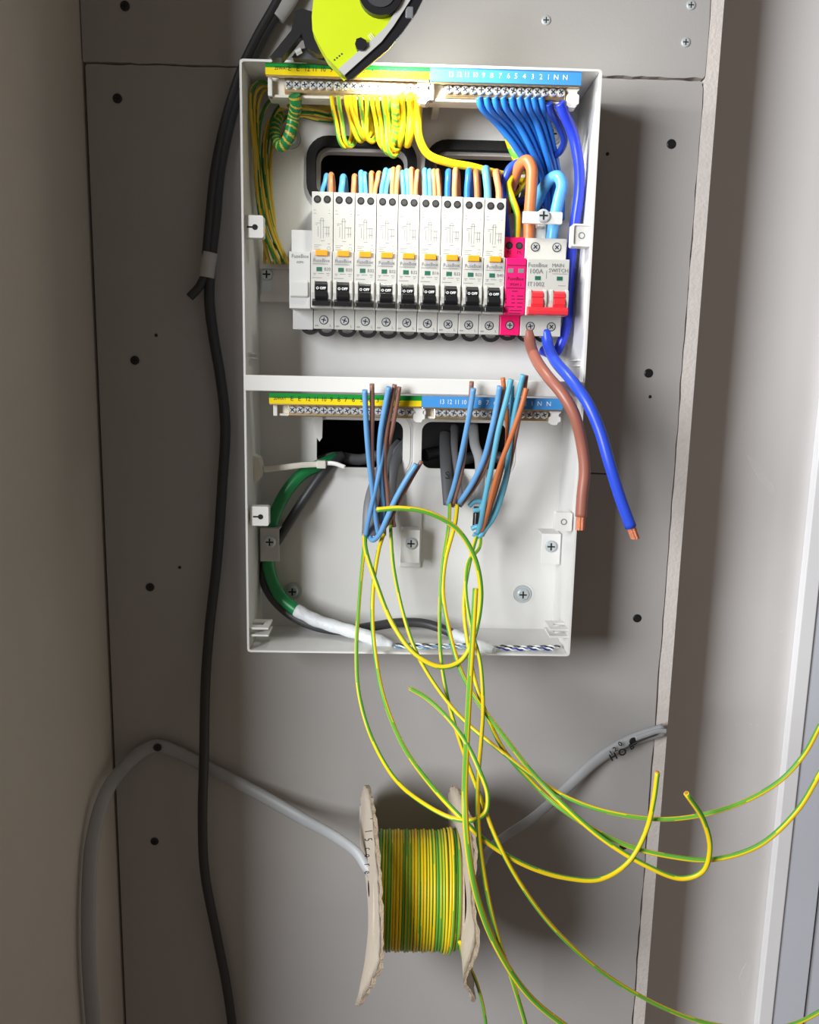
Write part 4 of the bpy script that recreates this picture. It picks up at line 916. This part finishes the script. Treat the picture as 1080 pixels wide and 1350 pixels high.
# green sleeved and black cables at the lower left, ending in white tape
t = thing('green_cable', P(420, 618, -0.02), 'green sleeved cable curving down the lower left, end wrapped in white tape', 'cable')
wire('sleeve', None, None, [(445, 604, 0.005), (425, 612, -0.010), (400, 624, -0.018), (378, 648, -0.022), (362, 680, -0.022), (354, 720, -0.020), (356, 755, -0.022), (370, 786, -0.026), (393, 806, -0.032)], 16.5, 'sleeve_green', parent=t, n=16)
wire('tape_wrap', None, None, [(390, 804, -0.0315), (415, 817, -0.036), (445, 827, -0.042), (475, 836, -0.050), (500, 845, -0.056), (518, 850, -0.060)], 17, 'tape_white', parent=t, n=16, rfun=lambda u: (1.0+0.05*math.sin(u*40))*(1.0 if u < 0.8 else 1-(u-0.8)*2.6))
t = thing('black_cable', P(432, 618, -0.02), 'black cable passing behind the grey bracket, end wrapped in white tape', 'cable')
wire('sheath', None, None, [(452, 600, 0.006), (432, 616, -0.010), (405, 652, -0.016), (377, 695, -0.014), (356, 730, -0.012), (347, 755, -0.014), (354, 780, -0.018), (377, 806, -0.024), (410, 824, -0.030), (450, 831, -0.032), (490, 826, -0.026), (525, 821, -0.022), (560, 822, -0.024), (590, 832, -0.032), (604, 840, -0.038)], 12.5, 'flex_dark', parent=t, n=14)
wire('tape_wrap', None, None, [(598, 836, -0.036), (612, 842, -0.046), (626, 849, -0.058), (640, 854, -0.070), (652, 857, -0.080)], 14, 'tape_white', parent=t, n=16, rfun=lambda u: (1.0+0.06*math.sin(u*30))*(1.0 if u < 0.75 else 1-(u-0.75)*1.6))
# cable tie
t = thing('cable_tie', P(345, 617, -0.03), 'white cable tie strapping the green and black cables to the left side', 'cable tie')
a = P(350, 617, -0.035)
MB().plate([(-W2+T, P(340, 635, -0.03).z), (-W2+T, P(340, 598, -0.03).z), (-W2+T+0.005, P(340, 603, -0.03).z), (-W2+T+0.007, P(340, 616, -0.03).z), (-W2+T+0.005, P(340, 630, -0.03).z)], -0.044, -0.026).build('adhesive_base', 'ivory', t, bevel=0.0006)
wire('strap', None, None, [(347, 619, -0.036), (375, 616, -0.034), (400, 613, -0.032), (424, 612, -0.030)], 8, 'ivory', parent=t, flat=0.25)
wire('strap_tail', None, None, [(424, 611, -0.031), (440, 611, -0.034), (455, 616, -0.036)], 6, 'white_plastic', parent=t, flat=0.25)
q = P(424, 612, -0.032); MB().box(q.x-0.0042, q.x+0.0042, -0.036, -0.029, q.z-0.0036, q.z+0.0036).build('tie_head', 'ivory', t, bevel=0.0008)
# thin twisted data wires lying along the lower edge
def twist(label, x0_, y0_, x1_, y1_, c1, c2, y_, ph):
    a = P(x0_, y0_, y_); b = P(x1_, y1_, y_+0.002); a.y -= 0.006; b.y -= 0.006; a.z = b.z = -H2+T+0.0024; L = (b-a).length; N = int(L/0.0011)
    t_ = thing('twisted_pair', a, label, 'wire', 'twisted data wires along the lower edge')
    for k, c in enumerate((c1, c2)):
        pts = []
        for i in range(N+1):
            u = i/N; an = ph+k*math.pi+u*L/0.0125*2*math.pi
            pts.append(a.lerp(b, u)+Vector((0, 0.0010*math.cos(an), 0.0009*math.sin(an)+0.0003*math.sin(u*9+ph))))
        MB().tube(pts, 0.00075, 6).build('strand', c, t_)
twist('black and white twisted pair along the right part of the lower edge', 640, 860, 736, 862, 'black_plastic', 'print_white', -0.060, 0.0)
twist('blue and white twisted pair in front along the right part of the lower edge', 640, 862, 728, 863, 'wire_navy', 'print_white', -0.066, 1.1)
twist('black and white twisted pair along the middle of the lower edge', 522, 849, 640, 858, 'black_plastic', 'print_white', -0.058, 0.5)
twist('blue and white twisted pair in front along the middle of the lower edge', 520, 851, 640, 860, 'wire_blue_soft', 'print_white', -0.064, 2.0)

# ================================================================== REEL OF EARTH WIRE hung on the grey cable
RC = P(556, 1172, -0.098)
RF = 0.090; RCO = 0.050
xl_ = P(492, 1165, -0.150).x; xr_ = P(615, 1165, -0.150).x
reel = thing('wire_reel', RC, 'torn cardboard reel of yellow-green wire hung on the grey cable', 'reel')
def flange(x, sgn, seed, fx):
    r_ = random.Random(seed); n = 120; nr = 7; th = 0.0028; m = MB(); vs = []
    rad = [1+0.012*r_.uniform(-1, 1)+fx['edge'](2*math.pi*i/n) for i in range(n)]
    for sd in (-1, 1):
        for j in range(nr+1):
            for i in range(n):
                a_ = 2*math.pi*i/n; rr_ = 0.007+(RF*rad[i]-0.007)*j/nr
                y_ = rr_*math.cos(a_); z_ = rr_*math.sin(a_)
                dx = fx['warp'](y_/RF, z_/RF)
                jt = r_.uniform(-0.0010, 0.0010) if j == nr else (r_.uniform(-0.0004, 0.0004) if j == nr-1 else 0)
                vs.append((x+dx+sd*th/2+jt, RC.y+y_, RC.z+z_))
    fs = []; fm = []
    S = (nr+1)*n
    for sd in (0, 1):
        for j in range(nr):
            for i in range(n):
                q_ = (sd*S+j*n+i, sd*S+j*n+(i+1) % n, sd*S+(j+1)*n+(i+1) % n, sd*S+(j+1)*n+i)
                fs.append(q_ if sd == 1 else q_[::-1])
    m.add(vs, fs, 0, True)
    fs = [(nr*n+i, nr*n+(i+1) % n, S+nr*n+(i+1) % n, S+nr*n+i) for i in range(n)]
    n0 = len(m.v)-len(vs)
    for q_ in fs: m.f.append([k+n0 for k in q_]); m.m.append(1); m.sm.append(False)
    return m.build('flange', ['cardboard', 'cardboard_torn'], reel)
# y < 0 is the camera side, z > 0 is up
fl = flange(xl_, -1, 3, {'edge': lambda a_: 0.02*math.sin(5*a_)*(1 if math.cos(a_) < 0 else 0.3), 'warp': lambda y, z: -0.0035-0.012*y*max(-0.9, min(1.0, (z+0.50)/0.4))-0.006*max(0, -z-0.45)})
fr = flange(xr_, 1, 8, {'edge': lambda a_: 0.03*math.sin(4*a_+1)*(1 if math.cos(a_) < 0 else 0.3), 'warp': lambda y, z: 0.010*max(0, -z-0.3)*2+0.003*math.sin(z*9)*max(0, -y)-0.008*y*max(0, z+0.3)})
for k, (ch, py) in enumerate((("'", 1080), ('1', 1096), ('5', 1107), ('c', 1119), ('o', 1128), ('r', 1140), ('e', 1150))):
    q = P(487.5-k*0.35, py, -0.160); text(ch, 0.009, 'print_black', (xl_-0.0045, q.y, q.z), fl, rot=(math.radians(-90), 0, math.radians(-75)))
m = MB(); m.cyl((xl_, RC.y, RC.z), (xr_, RC.y, RC.z), RCO-0.0015, n=40); m.build('core', 'cardboard', reel)
turns = 27; pts = []
wx0, wx1 = xl_+0.0035, xr_-0.0035
SPT = 44
for i in range(turns*SPT+1):
    u = i/(turns*SPT); a_ = -2*math.pi*i/SPT
    rr_ = RCO+0.0006*math.sin(u*57)+(0.0018 if 0.82 < u < 0.93 else 0)
    tw_ = 0.0010*math.sin(a_) if u > 0.85 else 0
    pts.append(Vector((wx0+(wx1-wx0)*u+tw_, RC.y+rr_*math.cos(a_), RC.z+rr_*math.sin(a_))))
rt = random.Random(4); phs = [rt.uniform(-0.5, 0.5) for _ in range(turns+3)]
def twf(u):
    k = u*turns; i = int(k); f_ = k-i
    return phs[i]*(1-f_)+phs[i+1]*f_+0.25*math.sin(k*0.45)
m = MB(); m.tube(pts, (wx1-wx0)/turns*0.475, 10, stripe=(0.15, twf, 0.42, 0, 1))
o = m.build('wire_winding', ['yellow', 'green'], reel)
